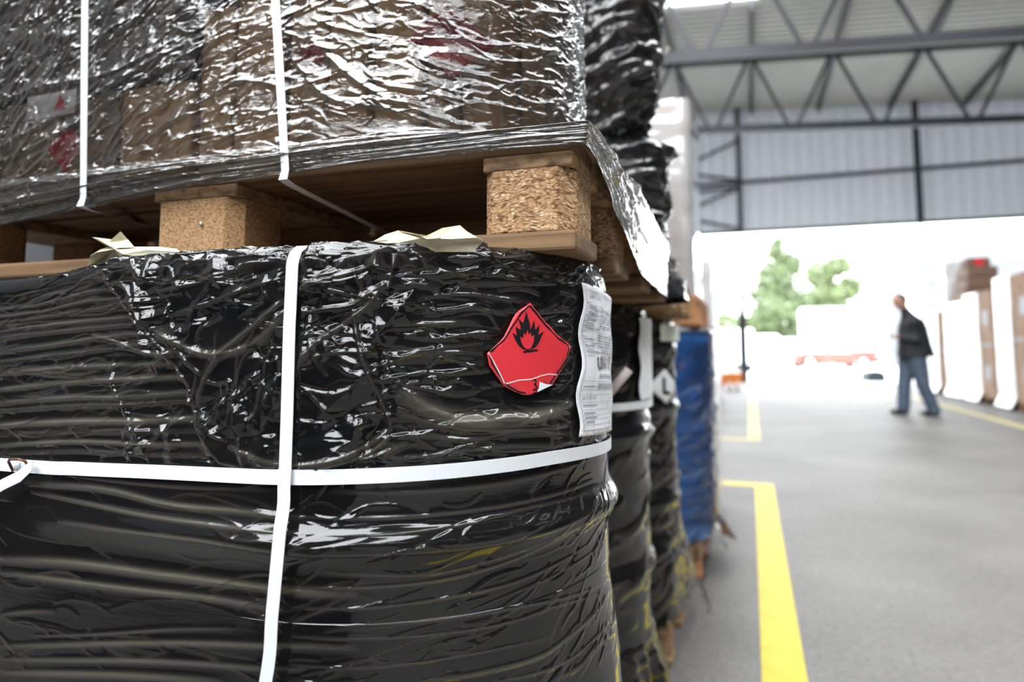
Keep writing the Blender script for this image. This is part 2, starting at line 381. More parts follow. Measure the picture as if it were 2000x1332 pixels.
def steps(a, b, per):
    """break points of a trapezoid sheet profile and the height there (0/1)"""
    out = []; k = math.floor(a/per)
    while k*per < b:
        for f, h in ((0, 0), (.1, 1), (.45, 1), (.55, 0)):
            t = (k+f)*per
            if a < t < b: out.append((t, h))
        k += 1
    h0 = 0
    return [(a, 0)]+out+[(b, 0)]
mb = MB()
xs = [-10, -7.8, -5.8, -4.6, -1.7, .38, 3.2, 4.8, 10.4]
for i in range(8):
    x0, x1 = xs[i], xs[i+1]; y0 = -13
    for s_ in SKY:
        if abs(s_[0]-x0) < .01: y0 = s_[3]
    st = steps(y0, 22.6, .25)
    vs = []
    for y, h in st:
        for x in (x0, x1): vs.append((x, y, zroof(x)+.0-.045*h))
    mb.add(vs, [(2*k, 2*k+1, 2*k+3, 2*k+2) for k in range(len(st)-1)])
    vs = [(x, y, zroof(x)+.06) for y in (y0, 22.6) for x in (x0, x1)]
    mb.add(vs, [(0, 2, 3, 1)])
struct(mb.build('ceiling', M['roof'], fix=False))
mb = MB(); st = steps(-10, 10.4, .36); vs = []
for x, h in st:
    for z in (4.66, zroof(x)): vs.append((x, 22.5-.11*h, z))
mb.add(vs, [(2*k, 2*k+2, 2*k+3, 2*k+1) for k in range(len(st)-1)])
gm = bpy.data.materials.new('translucent_sheet'); gm.use_nodes = True; gm.node_tree.nodes.clear()
go_ = N(gm, 'ShaderNodeOutputMaterial'); gd = N(gm, 'ShaderNodeBsdfDiffuse'); gd.inputs[0].default_value = (.70, .72, .76, 1)
gt = N(gm, 'ShaderNodeBsdfTranslucent'); gt.inputs[0].default_value = (.8, .85, .9, 1); gx_ = N(gm, 'ShaderNodeMixShader'); gx_.inputs[0].default_value = .022
L(gm, gd.outputs[0], gx_.inputs[1]); L(gm, gt.outputs[0], gx_.inputs[2]); L(gm, gx_.outputs[0], go_.inputs[0])
struct(mb.build('wall_far', gm, fix=False))
# unseen dark loads added behind and right of the view for film reflections
DG = mat('dark_goods_wrap', (.012, .012, .013), .35)
for k in range(7):  # out-of-view row on the right, added to darken what the film mirrors
    y_ = -4.2+2.1*k
    g_ = MB().box(3.95, 5.1, y_, y_+1.9, 0, 2.1+.08*(k % 3)).build('wrapped_load', DG, None, bevel=.08, seg=3)
    tag(g_, ('first', 'second', 'third', 'fourth', 'fifth', 'sixth', 'seventh')[k]+' black-wrapped load of the right-hand row counted from behind the viewpoint', 'load', 'black-wrapped loads of the right-hand row')
for k, x in enumerate((-3.6, -2.4, -1.2)):  # low unseen row added so the front film mirrors something dark
    g_ = MB().box(x, x+1.12, -2.0, -.85, 0, 1.5+.1*(k % 2)).build('wrapped_load', DG, None, bevel=.08, seg=3)
    tag(g_, ('left', 'middle', 'right')[k]+' black-wrapped load in the row behind the viewpoint', 'load', 'black-wrapped loads behind the viewpoint')
M['dark_wall'] = noisy('dark_wall', (.05, .052, .055), (.08, .082, .085), (.5, .5, .5), .7, 3)
struct(MB().box(-10.15, -10, -13, 22.6, 0, 9.3).build('wall_left', M['dark_wall']))
struct(MB().box(10.4, 10.55, -13, 22.6, 0, 7.8).build('wall_right', M['dark_wall']))
struct(MB().box(-10, 10.4, -13.15, -13, 0, 7.8).build('wall_back', M['dark_wall']))
# steel on the gable: bottom rail, girt, columns, braces
def steel(name, a, b, w, h=None): return struct(MB().bar(a, b, w, h).build(name, M['steel']))
steel('gable_rail', (-10, 22.36, 4.66), (10.4, 22.36, 4.66), .10, .10)
steel('gable_rail', (-10, 22.36, 6.25), (10.4, 22.36, 6.25), .10, .10)
def column(x, z0, wd=.16):
    o = MB()
    o.box(x-wd/2, x+wd/2, 22.12, 22.14, z0, zroof(x)).box(x-wd/2, x+wd/2, 22.28, 22.30, z0, zroof(x)).box(x-.008, x+.008, 22.14, 22.28, z0, zroof(x))
    return struct(o.build('steel_column', M['steel']))
column(-.16, 4.62, .15); column(4.75, 4.62, .15); column(-1.72, 4.62, .15)
M['pale_paint'] = mat('pale_paint', (.75, .76, .78), .5)
struct(MB().tube([(4.75, 22.2, 0), (4.75, 22.2, 4.62)], .03, 10).build('pale_pole', M['pale_paint'], None, True))
struct(MB().box(-.205, -.125, 22.15, 22.23, 0, 3.5).build('dark_post', M['steel']))
struct(MB().box(-.30, -.08, 22.0, 22.1, 0, 2.05).build('column_guard', M['steel']))
for a, b in (((1447, 272), (1350, 318)), ((1350, 340), (1440, 352)), ((1350, 376), (1440, 366)), ((1350, 408), (1440, 368)), ((1350, 428), (1442, 446))):
    steel('gable_brace', hit(*a, 1, 22.25), hit(*b, 1, 22.25), .08)
# roof trusses and purlins
def zb(x): return 6.60-.072*x
def truss(y):
    t = empty('roof_truss', (0, y, 0)); t['kind'] = 'structure'
    for nm, zf in (('bottom_chord', zb), ('top_chord', lambda x: zroof(x)-.22)):
        MB().bar((-10, 0, zf(-10)), (10.4, 0, zf(10.4)), .12, .19 if nm[0] == 'b' else .14).build(nm, M['steel'], t)
    x = -10.4+.0
    x = -.75-1.93*5
    while x < 10:
        for sgn in (-1, 1):
            a = (x+.08*sgn, 0, zb(x)); b = (x+sgn*.965-.06*sgn, 0, zroof(x+sgn*.965)-.22)
            if -10 < b[0] < 10.3 and a[0] > -10: MB().bar(a, b, .075).build('web_brace', M['steel'], t)
        x += 1.93
    g = MB().box(4.85, 5.2, -.07, .07, zb(5)-.1, zb(5)-.02).build('gusset_plate', M['steel'], t)
truss(18); truss(13.3)
for k in range(-4, 6):
    x = .25+1.93*k
    if -10 < x < 10.2:
        for sk in [None]:
            y0 = -13
            for s_ in SKY:
                if s_[0] < x < s_[1]: y0 = s_[3]
            steel('roof_purlin', (x, y0, zroof(x)-.15), (x, 22.3, zroof(x)-.15), .09, .14)
# hanging rod near the right
# painted lines on the floor
M['yellow'] = noisy('yellow_paint', (.46, .34, .02), (.58, .45, .035), (9, 9, 9), .5, 5, 0, .001, .25, .55)
M['yellow_pale'] = noisy('worn_yellow_paint', (.40, .34, .13), (.58, .50, .20), (14, 14, 14), .6, 5, 0, .001, .3, .6)
def paint(n, pts, m_):
    mb = MB()
    for x0, x1, y0, y1 in pts: mb.box(x0, x1, y0, y1, -.001, .0025)
    struct(mb.build('trim_%d' % n, m_))
paint(1, [(.005, .125, .3, 5.02), (-1.5, .125, 5.02, 5.14)], M['yellow'])
paint(2, [(-.045, .075, 7.68, 22.0), (-1.5, .075, 7.60, 7.72)], M['yellow_pale'])
paint(3, [(3.06, 3.18, 2, 22.0)], M['yellow_pale'])
# the crack in the floor, a thin dark strip
cp = [(1402, 950), (1404, 975), (1396, 1010), (1385, 1060), (1376, 1110), (1371, 1140), (1378, 1165), (1388, 1185), (1386, 1200)]
P = [hit(x, y, 2, 0) for x, y in cp]; PP = []
for i in range(len(P)-1):
    for t in (0, .33, .66): PP.append(P[i].lerp(P[i+1], t)+Vector((R_.gauss(0, .004), R_.gauss(0, .01), 0)))
PP.append(P[-1]); vs = []
for i, p in enumerate(PP):
    ww = .003+.003*R_.random()+(.004 if 12 < i < 20 else 0); vs += [p+Vector((-ww, 0, .0012)), p+Vector((ww, 0, .0012))]
struct(MB().add(vs, [(2*i, 2*i+1, 2*i+3, 2*i+2) for i in range(len(PP)-1)]).build('floor_crack', mat('crack_dirt', (.07, .065, .06), .9)))
# ------------------------------------------------------------------ nearest pallet: drums wrapped in black film
W1 = Wrap(-.457, .835, .285)
def px(wr, pts): return [wr.uv(*p) for p in pts]
def drum_profile(z, zt=1.02, bulge=.012):
    r = 0
    for zc in (.731, .438): r = r+bulge*np.exp(-((z-zc)/.016)**2)
    return r
def profile(V, ztop, rc, inn):
    """film running up, over the chime and inwards: returns offset n and height z for v"""
    n = np.zeros_like(V); z = V.copy(); a = V > ztop-rc
    s_ = np.clip((V-(ztop-rc))/rc, 0, PI/2); n = np.where(a, -rc*(1-np.cos(s_)), 0); z = np.where(a, ztop-rc+rc*np.sin(s_), V)
    ex = np.maximum(V-(ztop-rc+rc*PI/2), 0); n = n-ex; return n, z
def lin(*segs): return np.concatenate([np.arange(a, b, d) for a, b, d in segs])
U = lin((-1.7, -.62, .012), (-.62, .53, .00115), (.53, 1.0, .010))
V = lin((.10, .52, .012), (.52, .66, .0014), (.66, 1.035, .0010), (1.035, 1.16, .006))
fd = Field(U, V)
A = lambda p: px(W1, p)
# long bunched folds, lower left and lower right (width m, height m, dust)
big = [([(0, 1092), (150, 1100), (300, 1120), (530, 1150), (700, 1162)], .0048, .0040, .9), ([(0, 1118), (250, 1150), (420, 1170), (560, 1190)], .0038, .0034, .85),
       ([(0, 1262), (300, 1256), (560, 1262), (700, 1266)], .0032, .0028, .7), ([(0, 1288), (300, 1292), (600, 1306)], .003, .0026, .65), ([(0, 1313), (220, 1318), (440, 1332)], .004, .003, .7),
       ([(50, 945), (200, 955), (330, 985), (480, 1000), (600, 1012)], .004, .0036, .7), ([(60, 960), (260, 1000), (420, 1022), (600, 1038)], .0028, .003, .6), ([(120, 1017), (260, 1035), (400, 1050), (560, 1075), (640, 1085)], .003, .003, .65),
       ([(60, 1242), (200, 1238), (330, 1230), (460, 1228)], .002, .0018, .45), ([(0, 1200), (60, 1195), (110, 1194)], .003, .002, .4), ([(0, 900), (150, 930), (330, 950), (540, 958)], .0025, .002, .3),
       ([(560, 1008), (720, 1012), (900, 1000), (1060, 972), (1160, 935)], .0022, .0022, .35), ([(560, 1036), (740, 1040), (900, 1022), (1040, 990), (1165, 955)], .0020, .0020, .3),
       ([(560, 1078), (760, 1078), (900, 1068), (1060, 1035), (1150, 990)], .0022, .0022, .4), ([(620, 1115), (800, 1125), (900, 1110), (1040, 1065), (1150, 1000)], .0022, .0022, .4),
       ([(570, 1145), (720, 1148), (880, 1130), (1010, 1090), (1130, 1020), (1180, 980)], .0026, .0026, .5), ([(560, 1185), (720, 1188), (860, 1170), (1000, 1140), (1090, 1100), (1170, 1040)], .0022, .0022, .4),
       ([(700, 1222), (880, 1208), (1020, 1185), (1130, 1160), (1190, 1120)], .0018, .0020, .45), ([(560, 1240), (700, 1248), (850, 1240), (1000, 1215), (1100, 1180), (1185, 1150)], .0018, .0020, .4),
       ([(560, 1296), (720, 1305), (880, 1285), (1000, 1262), (1080, 1245)], .0018, .0018, .35), ([(820, 1332), (960, 1310), (1060, 1280), (1120, 1235), (1170, 1180), (1190, 1130)], .0030, .0030, .6),
       ([(960, 1332), (1050, 1315), (1110, 1290), (1160, 1240), (1190, 1180)], .0028, .0030, .55), ([(900, 1200), (1000, 1160), (1090, 1120), (1180, 1050)], .0016, .002, .3), ([(1080, 1332), (1130, 1300), (1160, 1260), (1195, 1210)], .003, .003, .6),
       ([(1020, 1095), (1080, 1075), (1130, 1040), (1185, 985)], .0016, .0018, .3), ([(860, 1062), (960, 1050), (1020, 1030)], .0018, .0018, .2)]
for p, wd, am, du in big:
    k_ = .72 if du >= .6 else .58
    fd.ridge(A(p), wd*k_, am*k_, du, 20, .35)
# upper left: folds fanning from the left edge to the flap
for y0, y1, x1, du in ((575, 548, 200, .4), (600, 570, 215, .5), (622, 592, 235, .3), (648, 612, 250, .5), (668, 628, 262, .25), (692, 650, 275, .4), (712, 668, 290, .3), (735, 708, 330, .5), (765, 735, 350, .7), (790, 765, 365, .5),
                       (806, 782, 370, .2), (832, 815, 385, .8), (852, 842, 388, .2), (872, 868, 400, .7), (888, 892, 420, .25), (722, 742, 180, .2)):
    fd.ridge(A([(-30, y0), (x1*.35, y0*.65+y1*.35-4+R_.uniform(-4, 4)), (x1*.7, y0*.3+y1*.7+R_.uniform(-3, 3)), (x1+40, y1)]), R_.uniform(.0020, .0034), R_.uniform(.0020, .0034), du, 12, .3)
# right of the flap: folds running to the labels
right = [([(770, 560), (860, 545), (960, 552), (1100, 560)], .002, .002, .2), ([(760, 590), (830, 575), (930, 572), (1060, 600)], .0018, .002, .2), ([(790, 612), (860, 604), (920, 600), (1000, 612), (1140, 608)], .0018, .002, .2),
         ([(735, 640), (800, 635), (880, 630), (940, 632)], .0022, .0026, .2), ([(790, 655), (850, 662), (900, 655), (960, 648)], .0018, .0022, .1), ([(790, 680), (830, 684), (890, 676), (950, 668)], .002, .0024, .15),
         ([(745, 715), (800, 695), (860, 688), (950, 690)], .0022, .0024, .2), ([(750, 740), (830, 728), (880, 730), (960, 722)], .0016, .002, .1), ([(760, 745), (850, 762), (900, 770), (960, 755)], .0018, .0022, .1),
         ([(785, 752), (800, 778), (870, 812), (960, 822), (1050, 812), (1125, 785)], .0062, .0060, 1.), ([(770, 800), (860, 832), (960, 842), (1060, 838), (1130, 822)], .0024, .0026, .4), ([(760, 850), (840, 852), (930, 858), (1020, 842), (1120, 848)], .0022, .0024, .3),
         ([(700, 885), (800, 895), (900, 880), (1000, 872), (1100, 870)], .002, .0024, .3), ([(900, 862), (960, 880), (1040, 880), (1140, 862)], .0018, .0022, .3), ([(1060, 790), (1080, 830), (1090, 860)], .0018, .002, .1),
         ([(620, 905), (700, 900), (760, 880), (800, 862)], .0024, .0026, .5), ([(640, 960), (800, 962), (950, 950), (1080, 922), (1170, 885)], .002, .002, .3)]
for p, wd, am, du in right: fd.ridge(A(p), wd, am, du, 16, .3)
uu, vv = fd.uu, fd.vv
# the loose flap laid over the wrap: a raised crumpled layer with a ragged edge
edge_px = [(205, 515), (232, 560), (258, 600), (300, 660), (338, 705), (372, 760), (378, 800), (398, 850), (432, 905), (500, 925), (580, 930), (690, 900), (762, 850), (775, 790), (745, 720), (735, 660), (800, 600), (860, 560), (960, 520), (960, 470), (600, 455), (205, 470)]
poly = A(edge_px[:-3])+[(fd.U.max()*0+A([(960, 500)])[0][0], 1.2), (A([(205, 500)])[0][0], 1.2)]
jit = .003
mask = inpoly(uu+jit*perlin(uu*160, vv*160, 3)*2, vv+jit*perlin(uu*150, vv*150, 4)*2, poly).astype(float)
maskb = blur(mask, 2, 1); wide = blur(mask, 26, 2)
fd.H *= 1-.75*maskb; fd.D *= 1-.85*maskb
flapH = maskb*(.0022+.0035*np.clip(perlin(uu*14, vv*14, 9)+.25, 0, 1))
cr = billow(uu*13, vv*13+uu*6, 21, 3, .42); cr2 = billow(uu*40+3, vv*28, 31, 2, .4)
fd.H += flapH+wide*maskb*(.0010*cr)
for (a, b) in zip(edge_px[:12], edge_px[1:13]):
    fd.ridge(A([a, ((a[0]+b[0])/2+R_.uniform(-5, 5), (a[1]+b[1])/2+R_.uniform(-5, 5)), b]), .0016, .0028, .5, 8, 0, .2)
flap = [([(300, 640), (340, 662), (400, 690), (460, 688), (520, 660), (565, 600)], .0052, .0060, .75), ([(560, 575), (500, 640), (440, 690), (405, 740), (388, 800)], .0042, .0075, .5), ([(590, 560), (640, 520), (700, 498), (760, 500)], .003, .004, .3),
        ([(310, 560), (380, 540), (470, 512), (560, 500)], .0030, .0034, .3), ([(320, 620), (400, 590), (480, 555), (560, 528)], .0030, .0036, .2), ([(240, 530), (262, 560), (275, 600), (290, 630)], .003, .005, .4), ([(330, 655), (370, 705), (400, 735)], .003, .004, .3),
        ([(585, 605), (640, 598), (690, 590), (730, 560), (755, 548)], .0034, .0062, .5), ([(755, 540), (715, 595), (660, 640), (610, 680), (575, 735)], .0042, .0070, .4), ([(690, 600), (700, 660), (722, 730), (748, 790), (765, 835)], .0030, .0080, .3),
        ([(735, 600), (738, 650), (752, 690), (760, 740)], .0026, .0040, .2), ([(765, 835), (700, 880), (620, 905), (540, 905), (450, 870)], .0040, .0050, .6), ([(600, 640), (615, 690), (640, 735)], .0026, .0036, .1), ([(520, 620), (480, 700), (450, 800), (440, 830)], .0024, .0030, .25),
        ([(545, 640), (520, 720), (505, 820)], .0022, .0024, .2), ([(400, 740), (430, 750), (460, 745)], .0024, .0030, .2), ([(410, 825), (425, 850), (450, 862)], .003, .004, .2), ([(800, 482), (770, 510), (758, 560)], .0034, .0048, .3),
        ([(800, 482), (850, 520), (920, 530)], .0024, .003, .2), ([(800, 482), (690, 520), (600, 548), (560, 600), (520, 650)], .0032, .0050, .3), ([(740, 790), (760, 760), (800, 735)], .0024, .003, .1), ([(600, 760), (640, 800), (680, 800)], .0022, .003, .1),
        ([(465, 850), (470, 700), (500, 620)], .0020, .0026, .2), ([(180, 655), (230, 668), (290, 690), (350, 690)], .0040, .0060, .7), ([(230, 652), (300, 655), (345, 660)], .003, .003, .1)]
for p, wd, am, du in flap: fd.ridge(A(p), wd*.62, am*.62, du*.8, 18, .3, .35)
# small random creases
u0, v0 = A([(230, 900)])[0]; 
rt_ = random.Random(17)
for _ in range(105):
    p0 = A([(rt_.uniform(250, 790), rt_.uniform(500, 900))])[0]; an = rt_.choice((rt_.gauss(.5, .4), rt_.gauss(.5, .4), rt_.gauss(-1.15, .25))); l_ = rt_.uniform(.02, .10); wd_ = rt_.uniform(.004, .016)
    fd.tent((p0[0]-l_/2*math.cos(an), p0[1]-l_/2*math.sin(an)), (p0[0]+l_/2*math.cos(an), p0[1]+l_/2*math.sin(an)), wd_, wd_*rt_.uniform(.12, .40)*rt_.choice((1, 1, -1)))
for _ in range(60):
    p0 = A([(rt_.uniform(760, 1130), rt_.uniform(520, 860))])[0]; an = rt_.gauss(.02, .16); l_ = rt_.uniform(.03, .12); wd_ = rt_.uniform(.003, .008)
    fd.tent((p0[0]-l_/2*math.cos(an), p0[1]-l_/2*math.sin(an)), (p0[0]+l_/2*math.cos(an), p0[1]+l_/2*math.sin(an)), wd_, wd_*rt_.uniform(.15, .4)*rt_.choice((1, 1, -1)))
fd.streaks(70, (-.20, .20, .78, 1.0), lambda u, v: .9*math.sin(u*21+v*17)+.4, (.012, .06), (.0010, .0020), (.7, 1.5), 5, .2, .7)
fd.streaks(170, (.02, .42, .80, 1.01), lambda u, v: -.10+1.0*(u-.15)*(v-.9)*4, (.02, .08), (.0008, .0016), (.8, 1.6), 6, .15, .18)
fd.streaks(130, (-.45, -.12, .80, 1.0), .10, (.03, .14), (.0008, .0018), (.6, 1.3), 7, .3, .05)
fd.streaks(95, (.0, .44, .56, .79), lambda u, v: .18+1.1*max(0, u-.22)*2, (.03, .13), (.0008, .0015), (.6, 1.3), 8, .15, .10)
fd.streaks(50, (-.45, .02, .56, .76), -.06, (.04, .2), (.0008, .0014), (.4, .9), 9, .2, .05)
fd.streaks(70, (.30, .48, .55, 1.0), .55, (.02, .07), (.0009, .0016), (.8, 1.5), 10, .3, .2)
fd.streaks(160, (-.3, .46, .985, 1.03), .03, (.02, .09), (.0009, .0016), (.8, 1.5), 11, .25, .15)
fd.H += .0011*perlin(uu*8, vv*14, 77)+.0003*perlin(uu*30, vv*85, 78)*np.clip((vv-.78)/.05, 0, 1)
fd.D = np.clip(fd.D*.9+.015+.03*perlin(uu*6, vv*30, 79), 0, 1)
# pulled tight under the strap and flattened under the labels
zs = .790
fd.H *= 1-.8*np.exp(-((vv-zs)/.012)**2)
us_ = np.interp(vv, [.55, .79, .95, 1.03], [A([(520, 1332)])[0][0], A([(560, 932)])[0][0], A([(571, 600)])[0][0], A([(575, 492)])[0][0]])
fd.H *= 1-.85*np.exp(-((uu-us_)/.011)**4)*(vv > .8)
fl = inpoly(uu, vv, A([(1028, 590), (1110, 680), (1080, 775), (1000, 790), (940, 700)])).astype(float); fl = np.maximum(fl, inpoly(uu, vv, A([(1128, 548), (1189, 575), (1186, 860), (1115, 860)])))
fd.H *= 1-.85*blur(fl, 5, 2)
nO, zO = profile(vv, 1.022, .022, 0)
bulge = drum_profile(vv)*np.clip((uu+.30)/.22, 0, 1)
flare = .02*np.clip((.55-vv)/.3, 0, 1)**1.3+.012*np.clip((.64-vv)/.1, 0, 1)*np.clip((uu-.34)/.1, 0, 1)
# height of the top edge changes along the front: low at the left, lifted at the flap
ztop = np.interp(uu, [-1.7, -.37, -.30, -.22, .02, .12, .25, .33, .46], [-.022, -.024, -.022, -.010, -.008, -.006, -.002, .004, -.002])*np.clip((vv-.93)/.06, 0, 1)
Hs = fd.H
Pn = W1.pos(uu, nO+bulge+flare+Hs*np.where(vv > 1.03, .3, 1), zO+ztop+np.where(vv > 1.0, Hs*.8, 0))
lower = grid_mesh('stretch_wrap', Pn, uu, vv, M['black_film'], fd.D)
tag(lower, 'glossy black stretch wrap with a crumpled flap around the nearest drums, crossed by white straps', 'plastic wrap')
def surf1(u, v, off=0.0):
    """point on the wrapped surface"""
    j = min(max(np.searchsorted(V, v), 0), len(V)-1); i = min(max(np.searchsorted(U, u), 0), len(U)-1)
    n = float(nO[j, i]+bulge[j, i]+flare[j, i])+off; z = float(zO[j, i]+ztop[j, i]) if v > .9 else v
    return Vector(W1.pos(np.array(u), np.array(n), np.array(z)).tolist())
# straps on the nearest load
def strap_on(wr_pts, wd, off, name, label, th=.0009, vert=False):
    pts = []; nr = []
    for u, v in wr_pts:
        pts.append(surf1(u, v, off) if v > .95 or not vert else Vector(W1.pos(np.array(u), np.array(.0065+.0085*min(max((.80-v)/.05, 0), 1)), np.array(v)).tolist())); th_ = min(max(u/W1.R, 0), PI/2)
        nz = min(max((v-1.0)/.035, 0), 1.4); nr.append(Vector((math.sin(th_)*math.cos(nz), -math.cos(th_)*math.cos(nz), math.sin(nz))))
    o = ribbon(name, pts, nr, wd, th, M['strap']); tag(o, label, 'strap', 'white straps'); return o
us = [(-1.4+.02*k) for k in range(48)]
hp = [(u, v) for u, v in smooth_poly([(-1.2, .785)]+A([(-20, 904), (150, 914), (300, 920), (430, 926), (570, 931), (700, 929), (850, 921), (1000, 905), (1100, 889), (1184, 868)])+[(.60, .792), (.85, .795)], 70)]
strap_on(hp, .0140, .0034, 'strap', 'white ribbed strap running horizontally around the nearest black-wrapped drums')
vp = smooth_poly([W1.uv(x, y, n) for x, y, n in ((575, 492, .004), (573, 520, .004), (568, 650, .004), (563, 800, .005), (557, 932, .007), (551, 990, .015), (545, 1060, .015), (532, 1200, .015), (518, 1340, .015))]+[(-.0, .45), (-.02, .3)], 60)
vp = [(vp[0][0], 1.075), (vp[0][0], 1.05), (vp[0][0], 1.03), (vp[0][0], 1.015)]+[tuple(p) for p in vp]
strap_on(vp, .0125, .0060, 'strap', 'white ribbed strap running vertically down the nearest black-wrapped drums', vert=True)
# buckle and the loose tail
bk = empty('strap_buckle', surf1(*A([(55, 905)])[0], .008)); tag(bk, 'small wire buckle joining the horizontal white strap at the left edge', 'buckle')
def A1(x, y, o=.008): return surf1(*A([(x, y)])[0], o)-bk.location
MB().tube([A1(40, 918), A1(40, 898, .013), A1(46, 893, .015), A1(66, 893, .016), A1(74, 897, .014), A1(74, 918)], .0014, 10).build('wire', M['rust'], bk, True)
for x in (45, 62): MB().tube([A1(x, 900, .007), A1(x, 917, .007)], .0028, 10).build('strap_loop', M['strap'], bk, True)
tl = [surf1(*A([p])[0], o) for p, o in (((76, 902), .011), ((80, 912), .0145), ((68, 926), .017), ((40, 940), .018), ((5, 962), .019), ((-40, 985), .02))]
o = ribbon('strap_tail', tl, [Vector((.1, -1, .1))]*6, .012, .0009, M['strap']); tag(o, 'loose end of white strap hanging down to the left from the buckle', 'strap')

# ---- labels: flat outlines in the surface's own (u,v), bent with the drum
def bent(name, polyuv, off, material, parent=None, cuts=3, thick=.0004, surf=surf1):
    bm = bmesh.new(); vs = [bm.verts.new((u, v, 0)) for u, v in polyuv]
    bm.faces.new(vs); bmesh.ops.triangulate(bm, faces=bm.faces[:])
    for _ in range(cuts):
        ed = [e for e in bm.edges if e.calc_length() > .009]
        if not ed: break
        bmesh.ops.subdivide_edges(bm, edges=ed, cuts=1); bmesh.ops.triangulate(bm, faces=bm.faces[:])
    for v in bm.verts:
        u, w_ = v.co.x, v.co.y; p = surf(u, w_, off(u, w_) if callable(off) else off); v.co = p
    bmesh.ops.recalc_face_normals(bm, faces=bm.faces[:])
    me = bpy.data.meshes.new(name); bm.to_mesh(me); bm.free(); me.materials.append(material)
    for p in me.polygons: p.use_smooth = True
    o = bpy.data.objects.new(name, me); C.objects.link(o)
    if thick: s = o.modifiers.new('thick', 'SOLIDIFY'); s.thickness = thick; s.offset = 0
    if parent: o.parent = parent
    return o
def cz(pts): return A([(900+x/3.806, 530+y/3.806) for x, y in pts])   # outlines read off a 3.8x enlargement
lab = empty('hazard_label', surf1(*A([(1028, 690)])[0], .006)); tag(lab, 'red diamond flammable-liquid hazard label with black flame and curled corner on the nearest black wrap', 'label')
def under(name, polyuv, off, m_, parent, cuts=3, thick=0.0): 
    o = bent(name, polyuv, off, m_, None, cuts, thick); return local(o, parent)
def rip(u, v): return .0055+.0007*math.sin(u*90+v*60)
diamond = [(487, 243), (530, 300), (600, 385), (700, 490), (770, 535), (788, 565), (775, 620), (755, 665), (700, 760), (660, 835), (600, 850), (545, 885), (495, 915), (440, 918), (370, 890), (300, 850), (240, 765), (195, 700), (178, 615), (240, 555), (300, 490), (345, 400), (385, 320), (440, 275)]
under('sticker', cz(diamond), rip, M['red'], lab, 5, .0006)
def line(pts, wd, closed=False):
    n = len(pts); out = []
    P_ = [Vector(p) for p in pts]
    l = []; r = []
    for i in range(n):
        d = (P_[min(i+1, n-1)]-P_[max(i-1, 0)]).normalized(); q = Vector((-d.y, d.x))
        l.append(P_[i]+q*wd/2); r.append(P_[i]-q*wd/2)
    return l+r[::-1]
ip = lambda u, v: rip(u, v)+.0006
border = [[(480, 262), (430, 310), (345, 440), (300, 512), (196, 606)], [(192, 622), (215, 690), (300, 822), (340, 858), (400, 893), (450, 903)], [(484, 262), (600, 408), (690, 500), (762, 548), (774, 565)], [(774, 570), (758, 650), (690, 745), (636, 830)]]
for b in border: under('border_line', line(cz(b), .0018), ip, M['ink'], lab, 2)
fl_ = [(470, 590), (440, 585), (412, 562), (392, 530), (374, 495), (360, 460), (392, 484), (390, 450), (385, 415), (424, 440), (418, 400), (407, 362), (440, 392), (450, 350), (459, 298), (472, 350), (488, 400), (490, 440), (504, 405), (514, 368), (522, 405), (524, 440), (540, 418), (552, 400), (552, 440), (546, 478), (566, 462), (586, 450), (568, 492), (556, 530), (535, 560), (515, 577), (495, 582)]
under('flame_symbol', cz(fl_), ip, M['ink'], lab, 2)
fi = [(465, 580), (440, 560), (425, 535), (418, 488), (436, 506), (440, 480), (445, 458), (458, 482), (463, 462), (470, 443), (478, 470), (484, 478), (490, 458), (496, 476), (497, 492), (508, 486), (518, 478), (516, 520), (508, 548), (494, 576)]
under('flame_core', cz(fi), lambda u, v: rip(u, v)+.0010, M['red'], lab, 2)
under('flame_base', cz([(440, 598), (545, 582), (548, 596), (442, 611)]), ip, M['ink'], lab, 2)
under('curled_corner', cz([(550, 818), (600, 836), (648, 842), (590, 868), (530, 897), (546, 860)]), lambda u, v: rip(u, v)+.0022, M['paper'], lab, 2)
M['crease'] = mat('white_crease', (.85, .75, .75), .3)  # pale strips painted as highlights along the sticker's folds
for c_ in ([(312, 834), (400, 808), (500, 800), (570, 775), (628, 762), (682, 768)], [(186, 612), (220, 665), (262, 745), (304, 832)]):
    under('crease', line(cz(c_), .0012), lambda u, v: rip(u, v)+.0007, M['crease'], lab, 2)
def text_on(parent, txt, u, v, size, sx, m_, off, rot=0, surf=surf1, name='lettering', bold=0.):
    cu = bpy.data.curves.new('t', 'FONT'); cu.body = txt; cu.size = size; cu.offset = bold; o = bpy.data.objects.new('t', cu); C.objects.link(o)
    dg = bpy.context.evaluated_depsgraph_get(); me = bpy.data.meshes.new_from_object(o.evaluated_get(dg)); bpy.data.objects.remove(o)
    me.name = name
    for q in me.vertices:
        x, y = q.co.x*sx, q.co.y; a, b = x*math.cos(rot)-y*math.sin(rot), x*math.sin(rot)+y*math.cos(rot)
        q.co = surf(u+a, v+b, off(u+a, v+b) if callable(off) else off)
    me.materials.clear(); me.materials.append(m_); ob = bpy.data.objects.new(name, me); C.objects.link(ob)
    return local(ob, parent)
c3 = cz([(500, 888)])[0]; text_on(lab, '3', c3[0], c3[1], .018, 1, M['ink'], ip, .1)
